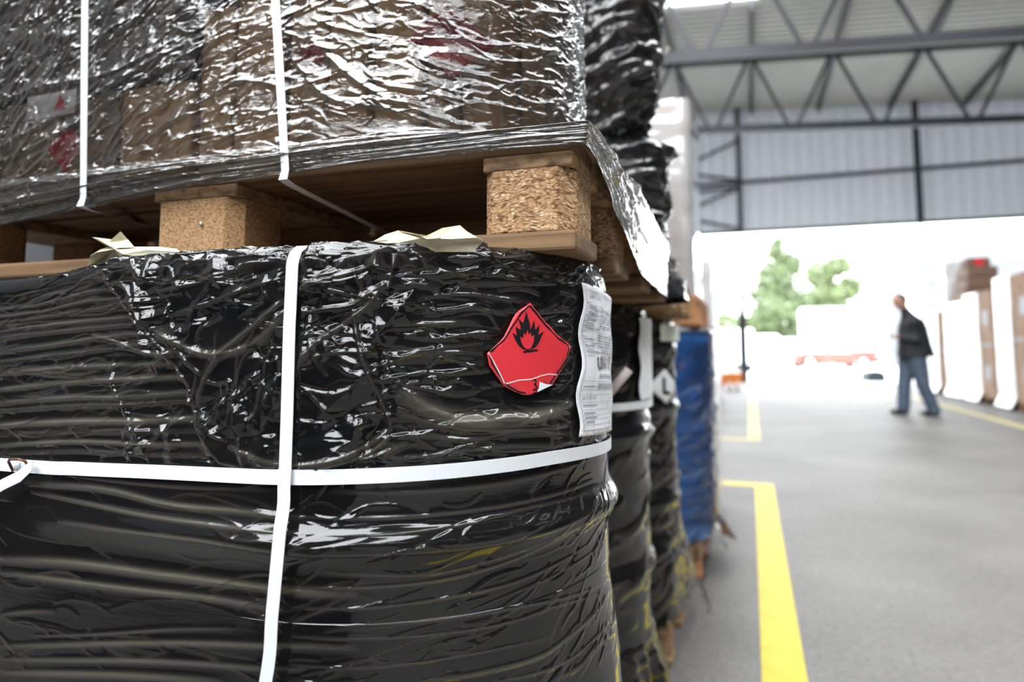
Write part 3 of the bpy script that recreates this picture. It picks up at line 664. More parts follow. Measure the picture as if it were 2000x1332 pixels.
# shipping document
doc = empty('shipping_document', surf1(*A([(1155, 700)])[0], .006)); tag(doc, 'long printed sheet reading UN 1263 on the right edge of the nearest black wrap', 'paper')
(ua, va), (ub, vb) = A([(1129, 556)])[0], A([(1119, 853)])[0]
DW = W1.uv(1187, 700)[0]-W1.uv(1127, 700)[0]
dp = []
nn = 18
for k in range(nn+1):
    t = k/nn; dp.append((ua+.004*math.sin(t*15)+(ub-ua)*t, va+(vb-va)*t))
rtp = A([(1186, 575)])[0]
def docuv(s_, t): return (ua+.004*math.sin(t*15)+(ub-ua)*t+s_*DW, va-.006*s_+(vb-va)*t)
outline = [docuv(0, k/nn) for k in range(nn+1)]+[docuv(s_, 1) for s_ in (.25, .5, .75)]+[docuv(1+.03*math.sin(k*1.7), 1-k/nn) for k in range(nn+1)]+[docuv(s_, 0) for s_ in (.75, .5, .25)]
dof = lambda u, v: .0055+.0010*math.sin(v*95+u*30)
under('sheet', outline, dof, M['paper'], doc, 5, .0003)
d2 = lambda u, v: dof(u, v)+.0012
mb = MB()
def bar_uv(mb, s0, s1, t, h):
    n = 8; vs = []
    for k in range(n+1):
        s_ = s0+(s1-s0)*k/n
        for q in (-h/2, h/2): u, v = docuv(s_, t); vs.append(surf1(u, v+q, d2(u, v+q)))
    mb.add([p-doc.location for p in vs], [(2*k, 2*k+2, 2*k+3, 2*k+1) for k in range(n)])
def vbar_uv(mb, s_, t0, t1, h):
    vs = []; n = 24
    for k in range(n+1):
        u, v = docuv(s_, t0+(t1-t0)*k/n)
        for q in (-h/2, h/2): vs.append(surf1(u+q, v, d2(u+q, v)))
    mb.add([p-doc.location for p in vs], [(2*k, 2*k+1, 2*k+3, 2*k+2) for k in range(n)])
for t in (.035, .12, .165, .21, .245, .275, .31, .345, .385, .43, .47, .64, .70, .73, .78, .83, .865, .895, .93, .965): bar_uv(mb, .05, .95, t, .0004 if .04 < t < .96 else .0008)
vbar_uv(mb, .05, .035, .965, .0008); vbar_uv(mb, .95, .035, .965, .0008); vbar_uv(mb, (W1.uv(1154, 700)[0]-ua)/DW, .12, .965, .0005)
mb.build('ruled_lines', M['ink_grey'], doc, fix=False)
mb = MB(); rr = random.Random(3)
for t in (.135, .15, .185, .195, .225, .235, .26, .29, .36, .405, .445, .675, .80, .85, .88, .91): bar_uv(mb, .08, .08+rr.uniform(.15, .3), t, .0011)
for t in (.14, .152, .182, .197, .228, .262, .33, .365, .405, .445, .595, .61, .66, .672, .685): 
    s_ = .34
    while s_ < .9: e = s_+rr.uniform(.03, .10); bar_uv(mb, s_, min(e, .93), t, .0013); s_ = e+.015
tag(mb.build('small_print', M['ink_grey'], doc, fix=False), kind='stuff')
def dt(txt, s_, t, size, sx=1., m_=None): u, v = docuv(s_, t); text_on(doc, txt, u, v, size, sx, m_ or M['ink'], d2)
uA = W1.uv(1157, 700)[0]; uB = W1.uv(1186, 700)[0]; tw = (uB-uA)/4.35
text_on(doc, 'UN 1263', uA, docuv(.5, .552)[1], .0195, tw/.0195, M['ink'], lambda u, v: d2(u, v)+.0002, bold=.0007)
dt('DISPO NO:', .10, .085, .0065, 1.2, M['ink_grey']); dt('ARTICAL NO:', .08, .765, .0055, 1.1, M['ink_grey']); dt('1.25', .72, .765, .0055, 1.1, M['ink_grey']); dt('21', .62, .82, .0075, 1, M['ink_grey']); dt('Pr', .66, .955, .010, 1.2, M['ink_grey'])

# ------------------------------------------------------------------ wooden pallet above the nearest drums
def pallet(name, label, x0, x1, y0, y1, z0, wood, chips, nb=4, nyb=4, full=True, group='wooden pallets'):
    t = empty(name, (x0, y0, z0)); tag(t, label, 'pallet', group); w_ = x1-x0; d_ = y1-y0; P_ = []
    bx = [k*(w_-.10)/(nb-1) for k in range(nb)] if isinstance(nb, int) else nb[0]; bw = [.10]*len(bx) if isinstance(nb, int) else nb[1]
    by = [k*(d_-.10)/(nyb-1) for k in range(nyb)] if isinstance(nyb, int) else nyb
    for y in by: MB().box(-.0, w_+.004, y-.004, y+.104, 0, .022).build('bottom_board', wood, t, bevel=.004)
    for x, b in zip(bx, bw):
        for y in by: MB().prism([(x+.012, y), (x+b-.018, y), (x+b, y+.018), (x+b, y+.1-.012), (x+b-.012, y+.1), (x+.012, y+.1), (x, y+.088), (x, y+.012)], .022, .092, 'z').build('block', chips if x > w_*.7 else M['fine_chips'], t, bevel=.0015)
        MB().box(x, x+b, 0, d_, .092, .108).build('stringer_board', M['wood_end'], t, bevel=.002)
    y = 0
    while y < d_-.05:
        MB().box(0, w_, y, min(y+.098, d_), .108, .126).build('deck_board', wood, t, bevel=.002); y += .098+.018
    return t
bx = [0, .268, .268+.31+.0]
px0 = -1.31
up_p = pallet('wooden_pallet', 'old wooden pallet with chipboard blocks resting on the nearest black-wrapped drums', -1.30, -.172, .690, 1.49, 1.0165, M['wood_dark'], M['chips'],
              ([.060, .555, 1.026], [.13, .135, .102]), [0, .225, .46, .70])
for px_, py_ in ((393, 437),):
    p = hit(px_, py_, 1, .6885); n_ = MB().lathe((0, 0, 0), [(.0001, -.0022), (.0022, -.002), (.0028, -.0004), (.0028, .001)], 16, 'y').build('nail', M['nail'], None, True); n_.location = p; local(n_, up_p); n_['label'] = 'shiny nail head'

# ------------------------------------------------------------------ cartons behind clear film
cb = [hit(x, 200, 1, .712).x for x in (-60, 12, 125, 238, 388, 458, 562, 640, 722, 820)]+[-.335, -.275, -.238]
def carton(x0, x1, y0, y1, z0, z1, label, m_, name='carton', group='cartons under the clear film', bulge=.004):
    t = empty(name, ((x0+x1)/2, y0, z0)); tag(t, label, 'carton', group)
    w_ = (x1-x0)/2; d_ = y1-y0; h = z1-z0
    bm = bmesh.new(); bmesh.ops.create_grid(bm, x_segments=8, y_segments=8, size=1)
    bm.free()
    MB().box(-w_, w_, 0, d_, 0, h).build('carton_body', m_, t, bevel=.006, seg=3)
    MB().box(-w_+.004, w_-.004, -.0006, .0004, h*.48, h*.5).build('closing_tape', M['wood'], t) if False else None
    return t
rr = random.Random(11); CT = []; M['carton_mid'] = noisy('greyed_cardboard', (.20, .14, .09), (.34, .25, .17), (20, 20, 3), .8, 5)  # duller cardboard stands in for dark film and reflections over these cartons
def yback(x1): return .895+math.sqrt(max(.185**2-max(x1+.411, 0)**2, .001))
def yfront(xm, x1):
    q = max(x1+.411, 0); return .895-math.sqrt(max(.188**2-q*q, .02**2)) if q > 0 else .707
deck = 1.1435
names = ['leftmost of the lower cartons under the clear film, by the picture edge', 'brown carton under the clear film left of the first vertical strap', 'brown carton behind the first vertical strap on the upper pallet', 'narrow brown carton just right of the first vertical strap on the upper pallet',
         'tan carton left of the second vertical strap on the upper pallet', 'tan carton directly left of the second vertical strap', 'tan carton partly behind the second vertical strap with a small red label', 'tan carton right of the second vertical strap with dark vertical marks', 'tan carton left of the big red diamond on the upper pallet',
         'tan carton under the big red diamond on the upper pallet', 'tan carton right of the big red diamond on the upper pallet', 'carton at the right corner of the upper pallet under clear film']
for k in range(12):
    x0, x1 = cb[k]+.0025, cb[k+1]-.0025
    if k == 3 or k == 5: x1 -= .006
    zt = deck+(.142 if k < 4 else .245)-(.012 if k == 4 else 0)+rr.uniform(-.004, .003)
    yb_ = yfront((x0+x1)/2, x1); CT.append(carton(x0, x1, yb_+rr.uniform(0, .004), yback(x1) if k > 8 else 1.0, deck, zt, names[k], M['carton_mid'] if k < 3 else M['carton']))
M['carton_dark'] = noisy('grey_cardboard', (.10, .075, .055), (.17, .125, .09), (20, 20, 3), .8, 5)  # dark film and reflections over the upper row painted into the cardboard
upx_ = [hit(x, 100, 1, .712).x for x in (-60, 120, 388, 560, 745)]+[-.31, -.24]
for k in range(6):
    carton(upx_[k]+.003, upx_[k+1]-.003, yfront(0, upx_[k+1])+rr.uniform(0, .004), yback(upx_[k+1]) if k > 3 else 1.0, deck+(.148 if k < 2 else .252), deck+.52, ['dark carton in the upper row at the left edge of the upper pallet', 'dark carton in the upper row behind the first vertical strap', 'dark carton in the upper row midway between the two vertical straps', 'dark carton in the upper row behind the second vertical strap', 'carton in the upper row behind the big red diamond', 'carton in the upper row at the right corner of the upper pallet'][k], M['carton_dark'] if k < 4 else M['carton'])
def big_diamond(label):
    w3 = Wrap(-.411, .895, .1945); q = [w3.uv(*p) for p in ((795, 80), (835, 40), (882, 12), (925, 48), (966, 88), (930, 120), (884, 160), (840, 118))]
    sf = lambda u, v, off=0.: Vector(w3.pos(np.array(u), np.array(off), np.array(v)).tolist())
    o = bent('hazard_label', q, .0, M['red_dull'], None, 4, .0006, sf); tag(o, label, 'label', 'red labels under the clear film')
def diamond_on(cx_, cy_, r, m_, par_label, rx=1.):
    p = hit(cx_, cy_, 1, .7085); o = MB().prism([(p.x-r*rx, p.z), (p.x, p.z-r), (p.x+r*rx, p.z), (p.x, p.z+r)], .7080, .7092, 'y').build('hazard_label', m_); tag(o, par_label, 'label', 'red labels under the clear film'); return o
big_diamond( 'large red diamond label behind the clear film between second strap and pallet corner')
diamond_on(607, 112, .024, M['red_dull'], 'small dull red diamond label just right of the second vertical strap')
diamond_on(128, 288, .036, M['red_dull'], 'dark red diamond label low behind the clear film left of the first strap')
p = hit(100, 205, 1, .7085); o = MB().box(p.x-.05, p.x+.05, .708, .7092, p.z-.018, p.z+.018).build('paper_label', M['paper']); tag(o, 'cream paper label beside the first vertical strap on the upper pallet', 'label')
o2 = MB().prism([(p.x+.008, p.z-.010), (p.x+.034, p.z-.010), (p.x+.021, p.z+.012)], .7065, .7078, 'y').build('red_mark', M['red'], None); local(o2, o); o2['label'] = 'small orange red triangle'

# ------------------------------------------------------------------ clear film around the upper load
W2 = Wrap(-.411, .895, .200)
U2 = lin((-1.1, -.66, .012), (-.66, .42, .00115), (.42, .62, .004)); V2 = lin((1.085, 1.16, .0009), (1.16, 1.50, .0012), (1.50, 1.72, .01))
f2 = Field(U2, V2); u2, v2 = f2.uu, f2.vv
B = lambda p: px(W2, p)
ur = W2.uv(1140, 100)[0]; ul = W2.uv(0, 100)[0]
def ang2(u, v):
    x = (u-ul)/(ur-ul)       # 0 left .. 1 right limb
    low = min(max((1.19-v)/.04, 0), 1)
    a = np.interp(x, [0, .25, .45, .6, .75, .85, 1.05], [.75, .65, .30, -.25, -.45, .15, .35])
    return float(a)*(1-low)*min(1, (v-1.12)/.15+.35)+.06
f2.streaks(900, (ul, ur, 1.16, 1.5), ang2, (.012, .05), (.0012, .0022), (.7, 1.5), 40, 0, .28)
f2.streaks(420, (ul, ur, 1.15, 1.5), ang2, (.04, .14), (.0013, .0030), (.6, 1.3), 41, .10, .14)
f2.streaks(550, (-.25, ur+.05, 1.19, 1.46), ang2, (.008, .03), (.0009, .0014), (.7, 1.3), 42, 0, .45)
for p in ([(-20, 330), (120, 260), (250, 180), (400, 90), (520, 40)], [(-20, 300), (150, 210), (300, 120), (420, 60)], [(0, 200), (90, 170), (200, 150), (330, 90)], [(260, 290), (400, 200), (470, 160), (560, 170)], [(600, 70), (700, 160), (820, 220), (950, 258)], [(560, 100), (640, 190), (760, 215), (900, 265)]):
    f2.ridge(B(p), .005, .004, .45, 16, .4)
f2.H += .0024*perlin(u2*14+v2*10, v2*26-u2*12, 88)+.0006*billow(u2*26+v2*12, v2*50-u2*18, 89, 3, .45)*np.clip((v2-1.16)/.05, 0, 1)
# lower band: bunched film over the pallet edge
band = np.clip((1.172-v2)/.02, 0, 1)
f2.H *= 1-.75*band
for k in range(34):
    z0 = R_.uniform(1.088, 1.165); f2.ridge([(-.85, z0-.018), (-.4, z0-.006+R_.uniform(-.006, .006)), (.0, z0+R_.uniform(-.004, .004)), (.2, z0+.006), (.42, z0+.004), (.6, z0)], R_.uniform(.0014, .003), R_.uniform(.0012, .0026), R_.uniform(.2, .5), 20, .3)
f2.streaks(260, (ul, .3, 1.085, 1.17), .07, (.03, .16), (.0007, .0014), (.7, 1.4), 43, .2, .05)
kc = .8*W2.R
f2.streaks(130, (kc+.02, .60, 1.088, 1.16), .0, (.05, .2), (.0009, .0018), (1.0, 2.0), 47, .6, .03)
#                    # where the pallet corner lies along the film
bot = np.interp(u2[0], [-1.2, ul, ul+.23, ul+.40, -.05, kc-.02, kc+.02, .25, .34, .42, .62], [1.075, 1.090, 1.106, 1.119, 1.126, 1.127, 1.124, 1.100, 1.060, 1.03, 1.02])
zz = np.where(v2 < 1.17, bot[None, :]+(v2-1.085)/(1.17-1.085)*(1.17-bot[None, :]), v2)
# the pallet is wider than the rounded load: the film stands out over the deck edge
th2 = np.clip(u2/W2.R, 0, W2.T); XE = -.164; YE = .684
rho = np.minimum((W2.cy-YE)/np.maximum(np.cos(th2), 1e-3)*np.where(th2 < 1.5, 1, 99), (XE-W2.cx)/np.maximum(np.sin(th2), 1e-3))
rho = np.minimum(rho, .62)
te = np.clip((1.168-zz)/.022, 0, 1); te = te*te*(3-2*te)
side = np.clip((u2-kc)/.06, 0, 1)
pout = (rho-W2.R)*te+(.012+.0*side)*te*np.clip((zz-1.09)/.03, 0, 1)+side*.012*np.clip((1.14-zz)/.08, 0, 1)
f2.D = np.clip(f2.D+.03+.42*np.clip((1.158-zz)/.012, 0, 1)+.10*np.clip(perlin(u2*5, v2*9, 5)+.1, 0, 1)+.55*np.clip((u2-.18)/.06, 0, 1)*np.clip(.6+perlin(u2*40, v2*12, 6), 0, 1), 0, .92)
uf = grid_mesh('stretch_film', W2.pos(u2, f2.H+pout, zz), u2, v2, M['clear_film'], f2.D)
tag(uf, 'clear wrinkled stretch film full of highlights around the cartons on the upper pallet', 'plastic wrap')
def vstrap(pts, label):
    n_ = [Vector((0, -1, 0)) if p.z > 1.135 else Vector((0, -.5, -.85)) for p in pts]
    tag(ribbon('strap', pts, n_, .0125, .0009, M['strap']), label, 'strap', 'white straps')
def sp(xt, yt, xb, yb, xe, ye, label):
    T = hit(xt, -60, 1, .668); Bm = hit(xb, yb, 1, .662); E = hit(xe, ye, 1, .98); m1 = Bm+Vector((0, .004, .012)); m2 = Bm+Vector((0.0, .012, -.003))
    vstrap([T+Vector((0, 0, .1)), T, T.lerp(m1, .5), m1, Bm, m2, m2.lerp(E, .5), E], label)
sp(167, 0, 157, 402, 330, 448, 'left of two white vertical straps over the clear-filmed cartons, bent under the pallet')
sp(535, 0, 553, 350, 765, 460, 'right of two white vertical straps over the clear-filmed cartons, bent under the pallet')
# crumpled beige paper between drums and pallet
def scrap(name, label, pts, y, seed, dy=.03):
    rs = random.Random(seed); P_ = [hit(a, b, 1, y+rs.uniform(-dy, dy)*.5) for a, b in pts]
    c_ = sum(P_, Vector())/len(P_)+Vector((0, -.008, 0)); n = len(P_)
    ring = [c_.lerp(p, .55)+Vector((0, rs.uniform(-.008, .008), rs.uniform(-.002, .003))) for p in P_]
    vs = P_+ring+[c_]; fs = [(i, (i+1) % n, (i+1) % n+n, i+n) for i in range(n)]+[(i+n, (i+1) % n+n, 2*n) for i in range(n)]
    o = MB().add(vs, fs).build(name, M['kraft'], None); sd = o.modifiers.new('thick', 'SOLIDIFY'); sd.thickness = .0006
    tag(o, label, 'paper', 'torn beige papers')
scrap('torn_paper', 'torn beige paper sticking out under the pallet left of its second block', [(180, 463), (205, 466), (222, 468), (235, 452), (250, 468), (262, 482), (310, 482), (345, 486), (352, 492), (262, 500), (225, 522), (175, 540), (172, 520), (176, 500), (195, 488), (212, 482)], .60, 1)
scrap('torn_paper', 'crumpled beige paper sticking out under the pallet left of the corner block', [(752, 458), (778, 450), (820, 458), (856, 466), (880, 455), (898, 440), (912, 452), (932, 464), (944, 470), (925, 492), (860, 492), (700, 492), (685, 478), (730, 472)], .60, 2)
scrap('torn_paper', 'thin strip of beige paper beneath the second chipboard block', [(470, 484), (490, 480), (505, 484), (535, 486), (520, 495), (475, 493)], .60, 3, .01)
# ------------------------------------------------------------------ stacks further down the aisle
def film_stack(name, label, cx, cy, R, z0, z1, seed, matl, xl=-1.6, amp=1., prof=None, zones=(), back=.8, cat='plastic wrap', dens=1., crump=0., ang=.2, rim=.022, ribs=True, du=.006, dbase=.02):
    wr = Wrap(cx, cy, R); Us = lin((xl-cx, -.35, .03), (-.35, R*PI/2+.25, du), (R*PI/2+.25, R*2.88+back*.4, .03)); Vs = lin((z0, z1-rim, du), (z1-rim, z1+.10, .004))
    f = Field(Us, Vs); u, v = f.uu, f.vv
    f.streaks(int(260*dens), (-.3, R*PI/2+.2, z0, z1), lambda a, b: ang+.25*math.sin(b*9+a*5), (.04, .18), (.004, .008), (.5, 1.1*amp), seed, .3, .2)
    if crump: f.H += crump*(billow(u*7, v*7, seed, 4, .55)+.3*billow(u*20, v*20, seed+9, 2, .5))
    f.H += .001*perlin(u*8, v*14, seed+2)
    n, z = profile(v, z1, rim, 0)
    if ribs:
        for zc in (.731, .438): n = n+.012*np.exp(-((v-zc)/.018)**2)
    if prof: n = n+np.interp(v, prof[0], prof[1])*np.clip((u+.1)/.1, 0, 1)
    for fn in zones: n = n+fn(u, v)
    f.D = np.clip(f.D+dbase+.08*perlin(u*5, v*8, seed+3), 0, 1)
    o = grid_mesh(name, wr.pos(u, n+f.H, z), u, v, matl, f.D); tag(o, label, cat)
    return wr, o
M['film_grey'] = black_film('dusty_black_film', 1.4, (60, 120), .16, (.012, .012, .012), .5)
def skirt(u, v): return (.06+.03*np.sin(u*42)+.02*np.sin(u*97+v*9))*np.clip((.30-v)/.3, 0, 1)
M['stack_film'] = black_film('stack_film', 1., (60, 120), .10, (.006, .006, .0065), .3); M['stack_film'].node_tree.nodes['Principled BSDF'].inputs['Coat Weight'].default_value = 0
S2, o2 = film_stack('stretch_wrap', 'black stretch wrap on the second drum stack, with a white sheet and grey skirt', -.515, 1.60, .285, .02, 1.02, 60, M['stack_film'], zones=(skirt,), dens=1.2)
S3, o3 = film_stack('stretch_wrap', 'black stretch wrap on the third drum stack beside the blue drum', -.535, 2.37, .29, .12, 1.02, 61, M['stack_film'], zones=(lambda u, v: .13*np.clip((.44-v)/.34, 0, 1)*(.6+.4*np.sin(u*11)),), dens=1.2, crump=.002)
def on_wrap(wr, extra=.014):
    def sf(u, v, off=0.): return Vector(wr.pos(np.array(u), np.array(extra+off), np.array(v)).tolist())
    return sf
sf2 = on_wrap(S2, .010); sf3 = on_wrap(S3, .016)
# labels on the second and third stacks
def quad(wr, pts): return [wr.uv(*p) for p in pts]
a = empty('shipping_sheet', sf2(.38, .85)); tag(a, 'blank looking white sheet stuck on the second black-wrapped drum stack', 'paper')
def hanging(wr, u0, u1, v0, v1, wob=.006):
    n = 10; return [(u0+wob*math.sin(k*1.3), v0+(v1-v0)*k/n) for k in range(n+1)]+[(u1+wob*math.sin(k*1.1+1), v1+(v0-v1)*k/n) for k in range(n+1)]
uS = S2.uv(1238, 620); uE = S2.uv(1240, 782)
local(bent('sheet', hanging(S2, uS[0]+.0, uS[0]+.16, uS[1], uE[1]), .003, M['paper'], None, 4, .0005, sf2), a)
tp = [S2.uv(1262, 700), S2.uv(1240, 750)]
q = empty('paper_roll', hit(1205, 748, 1, 1.33)); tag(q, 'pinkish white rolled paper tube tucked by the second black-wrapped stack', 'paper roll')
A_, B_ = hit(1228, 722, 1, 1.31), hit(1178, 782, 1, 1.31)
MB().tube([A_-q.location, B_-q.location], .0085, 20).build('tube', mat('pinkish_paper', (.72, .62, .62), .6), q, True)
u_ = S3.uv(1281, 645)
t_ = bent('tape_label', hanging(S3, u_[0], u_[0]+.17, u_[1]+.02, u_[1]-.035, .002), .003, mat('pale_green_paper', (.62, .65, .54), .6), None, 3, .0005, sf3); tag(t_, 'pale green paper band near the top of the third black-wrapped stack', 'label')
dl = empty('hazard_label', sf3(.4, .8)); tag(dl, 'white diamond hazard label with a dark mark on the third black-wrapped stack', 'label')
(du, dv) = S3.uv(1284, 755); du += .01
rd = .055
local(bent('sticker', [(du, dv+rd), (du+rd*1.2, dv+.01), (du+rd*1.15, dv-.015), (du+.01, dv-rd), (du-rd*1.1, dv-.01), (du-rd*1.1, dv+.012)], .004, M['paper'], None, 3, .0005, sf3), dl)
local(bent('black_mark', [(du-.012, dv+.032), (du+.004, dv+.026), (du+.004, dv-.012), (du+.03, dv-.016), (du+.03, dv-.028), (du-.012, dv-.024)], .0052, M['ink'], None, 2, 0, sf3), dl)
# horizontal strap of the second stack
pts = []; nr = []
for k in range(40):
    u = -.6+k*.030; pts.append(sf2(u, .795, .002)); t = min(max(u/S2.R, 0), PI/2); nr.append(Vector((math.sin(t), -math.cos(t), 0)))
tag(ribbon('strap', pts, nr, .016, .001, M['strap']), 'white horizontal strap around the second black-wrapped drum stack', 'strap')
# pallets under the lower stacks
for (x1, y0, lb, wd) in ((-.25, .56, 'wooden pallet under the nearest black-wrapped drums', 'wood'), (-.28, 1.33, 'wooden pallet under the second black-wrapped drum stack', 'wood'), (-.243, 2.10, 'wooden pallet under the third stack beside the dangling film', 'wood'), (-.212, 2.93, 'orange wooden pallet under the blue drum', 'wood_orange'), (-.24, 3.75, 'wooden pallet under the white-wrapped load behind the blue drum', 'wood_orange')):
    pallet('wooden_pallet', lb, x1-1.15, x1, y0, y0+.70, 0, M[wd], M[wd], 3, 3)
# blue drums in clear film
def blue_drum(x, y, label):
    t = empty('steel_drum', (x, y, .127)); tag(t, label, 'drum', 'blue drums on the orange pallet')
    pr = [(.27, .012), (.284, .0), (.287, .012), (.285, .02)]
    for z in np.arange(.03, .86, .01):
        r = .285+.010*math.exp(-((z-.30)/.012)**2)+.010*math.exp(-((z-.585)/.012)**2)+(.008*math.sin(z*2*PI/.055) if (.62 < z < .78 or .36 < z < .5 or .08 < z < .25) else 0)
        pr.append((r, float(z)))
    pr += [(.285, .865), (.291, .872), (.291, .882), (.284, .884), (.280, .874)]
    MB().lathe((0, 0, 0), pr, 96).build('drum_body', M['blue_drum'], t, True)
    MB().lathe((0, 0, 0), [(.2925, .866), (.295, .872), (.295, .882), (.2925, .886), (.287, .886), (.287, .866)], 96).build('lid_ring', mat('grey_ring', (.45, .47, .5), .4, .5), t, True)
    return t
blue_drum(-.457, 3.16, 'blue ribbed steel drum in clear film beside the third black-wrapped stack'); blue_drum(-1.06, 3.16, 'blue steel drum left of the visible blue drum, hidden behind black stacks')
M['clear2'] = clear_film('thin_clear_film', (.97, .97, .98), (.7, .7, .72), .05, .02, (20, 60), 1.0)
film_stack('stretch_film', 'thin clear film around the blue drum, bunched whitish at its foot', -.457, 3.155, .31, .10, 1.01, 63, M['clear2'], dens=.8, dbase=-.1, ribs=False, zones=(lambda u, v: .05*np.clip((.22-v)/.12, 0, 1)*(1+.5*np.sin(u*40)),), back=.55)
# black mass above the second stack
def upx(v): return v
M['film_black2'] = black_film('black_film_upper', .9, (50, 100), .12, (.010, .010, .011), .6)
def mk_upper():
    cx, cy, R = -.30, 1.62, .09
    zz_ = [1.02, 1.08, 1.14, 1.25, 1.36, 1.395, 1.41, 1.44, 1.52, 1.64, 1.80, 2.2]
    nn_ = [.07, .055, .020, .020, .026, .03, -.005, -.025, .004, .010, .012, -.015]
    film_stack('stretch_wrap', 'bulging crumpled black wrap around the upper load of the second stack', cx, cy, R, 1.03, 2.15, 64, M['film_black2'], prof=(zz_, nn_), dens=1.6, crump=.010, ribs=False, ang=.35, amp=1.6, zones=(lambda u, v: -.05*np.clip(1-np.abs(v-1.41-.25*(u-.05))/.028, 0, 1)*(u > -.12)*(u < .16),), back=.6, du=.005)
mk_upper()
M['carton_black'] = M['black']
# pallet under it and cartons seen at its foot
pallet('wooden_pallet', 'wooden pallet under the bulging black-wrapped upper load of the second stack', -1.3, -.20, 1.56, 2.3, 1.03, M['wood'], M['fine_chips'], 3, 3)
tag(MB().box(-.9, -.28, 1.58, 1.74, 1.157, 2.1).build('carton', M['carton_dark'], None, bevel=.01), 'large dark carton hidden within the black-wrapped upper load of the second stack', 'carton')
# loose curled strip sticking out of the black load
P_ = [hit(1255, 50, 1, 1.66), hit(1276, 66, 1, 1.66), hit(1284, 82, 1, 1.66), hit(1295, 95, 1, 1.66), hit(1306, 99, 1, 1.66)]
tag(ribbon('curled_strip', P_, [Vector((-.5, -1, .3))]*5, .02, .001, mat('cream_tape', (.6, .57, .5), .5)), 'short cream strip of tape sticking out of the black-wrapped upper load', 'tape')
# third stack upper load: behind, cartons on pallet
pallet('wooden_pallet', 'wooden pallet above the third black-wrapped drum stack', -1.3, -.225, 2.2, 2.85, 1.04, M['wood'], M['fine_chips'], 3, 3)
for k, (z0, z1) in enumerate(((1.166, 1.42), (1.425, 1.68), (1.685, 1.9))): tag(MB().box(-1.0, -.45, 2.25, 2.8, z0, z1).build('carton', M['carton'], None, bevel=.006), ['lowest', 'middle', 'top'][k]+' carton of the pile on the pallet above the third stack', 'carton', 'cartons above the third stack')
# white wrapped tower on the blue drum
pallet('wooden_pallet', 'orange wooden pallet between the blue drum and the white-wrapped tower', -1.3, -.195, 2.96, 3.62, 1.022, M['wood_orange'], M['wood_orange'], 3, 3)
WX = -.232
for k in range(4):
    z0 = 1.150+k*.218
    tag(MB().box(WX-.42, WX, 3.0, 3.5, z0, z0+.214).build('carton', M['carton'], None, bevel=.008), ['lowest', 'second', 'third', 'topmost'][k]+' carton inside the white-wrapped tower above the blue drum', 'carton', 'cartons of the white-wrapped tower')
M['milky'] = clear_film('milky_film', (.8, .8, .8), (.86, .85, .86), .16, .50, (9, 26), 1.5)
def box_film(name, label, x0, x1, y0, y1, z0, z1, m_, seed, off=.012, amp=.006, du=.02, open_=False):
    """wrinkled film following the four sides of a rectangular load"""
    r = .03; pts = []; 
    cs = [(x1-r, y0+r, -PI/2), (x1-r, y1-r, 0), (x0+r, y1-r, PI/2), (x0+r, y0+r, PI)]
    for cx, cy, a0 in cs:
        for k in range(7): a = a0+k/6*PI/2; pts.append((cx+r*math.cos(a), cy+r*math.sin(a), math.cos(a), math.sin(a)))
    out = []
    for i in range(len(pts)):
        a, b = pts[i], pts[(i+1) % len(pts)]; l = math.hypot(b[0]-a[0], b[1]-a[1]); k = max(1, int(l/du))
        for j in range(k): t = j/k; out.append(tuple(a[q]*(1-t)+b[q]*t for q in range(4)))
    out.append(out[0]); Q = np.array(out); s_ = np.concatenate([[0], np.cumsum(np.hypot(*(Q[1:, :2]-Q[:-1, :2]).T))])
    Vs = np.arange(z0, z1+1e-6, du); uu_, vv_ = np.meshgrid(s_, Vs)
    h = off+amp*billow(uu_*2.2, vv_*9, seed, 3, .5)*.5+amp*perlin(uu_*5, vv_*5, seed+1)
    h = h+.5*off*np.clip((z0+.12-vv_)/.12, 0, 1)
    h[:, -1] = h[:, 0]
    P = np.stack([Q[None, :, 0]+Q[None, :, 2]*h, Q[None, :, 1]+Q[None, :, 3]*h, vv_], -1)
    o = grid_mesh(name, P, uu_, vv_, m_, np.clip(.2*perlin(uu_*4, vv_*8, seed+5), 0, 1)); tag(o, label, 'plastic wrap'); return o
box_film('stretch_film', 'milky white film around the tall tower of cartons above the blue drum', WX-.42, WX, 3.0, 3.5, 1.14, 2.03, M['milky'], 70)
# pale loads behind the blue drum
tag(MB().box(-1.2, -.215, 3.78, 4.35, .13, 1.0).build('carton', M['carton2'], None, bevel=.01), 'large carton inside the white-wrapped load behind the blue drum', 'carton')
box_film('stretch_film', 'bright white film on the lower load directly behind the blue drum', -1.2, -.190, 3.78, 4.35, .17, 1.03, M['white_film'], 71)
tag(MB().box(-1.2, -.20, 3.80, 4.3, 1.05, 1.40).build('carton', M['carton2'], None, bevel=.01), 'carton on top of the white-wrapped load behind the blue drum', 'carton')
box_film('stretch_film', 'bright white film around the upper carton behind the blue drum', -1.2, -.20, 3.80, 4.3, 1.045, 1.42, M['white_film'], 72)

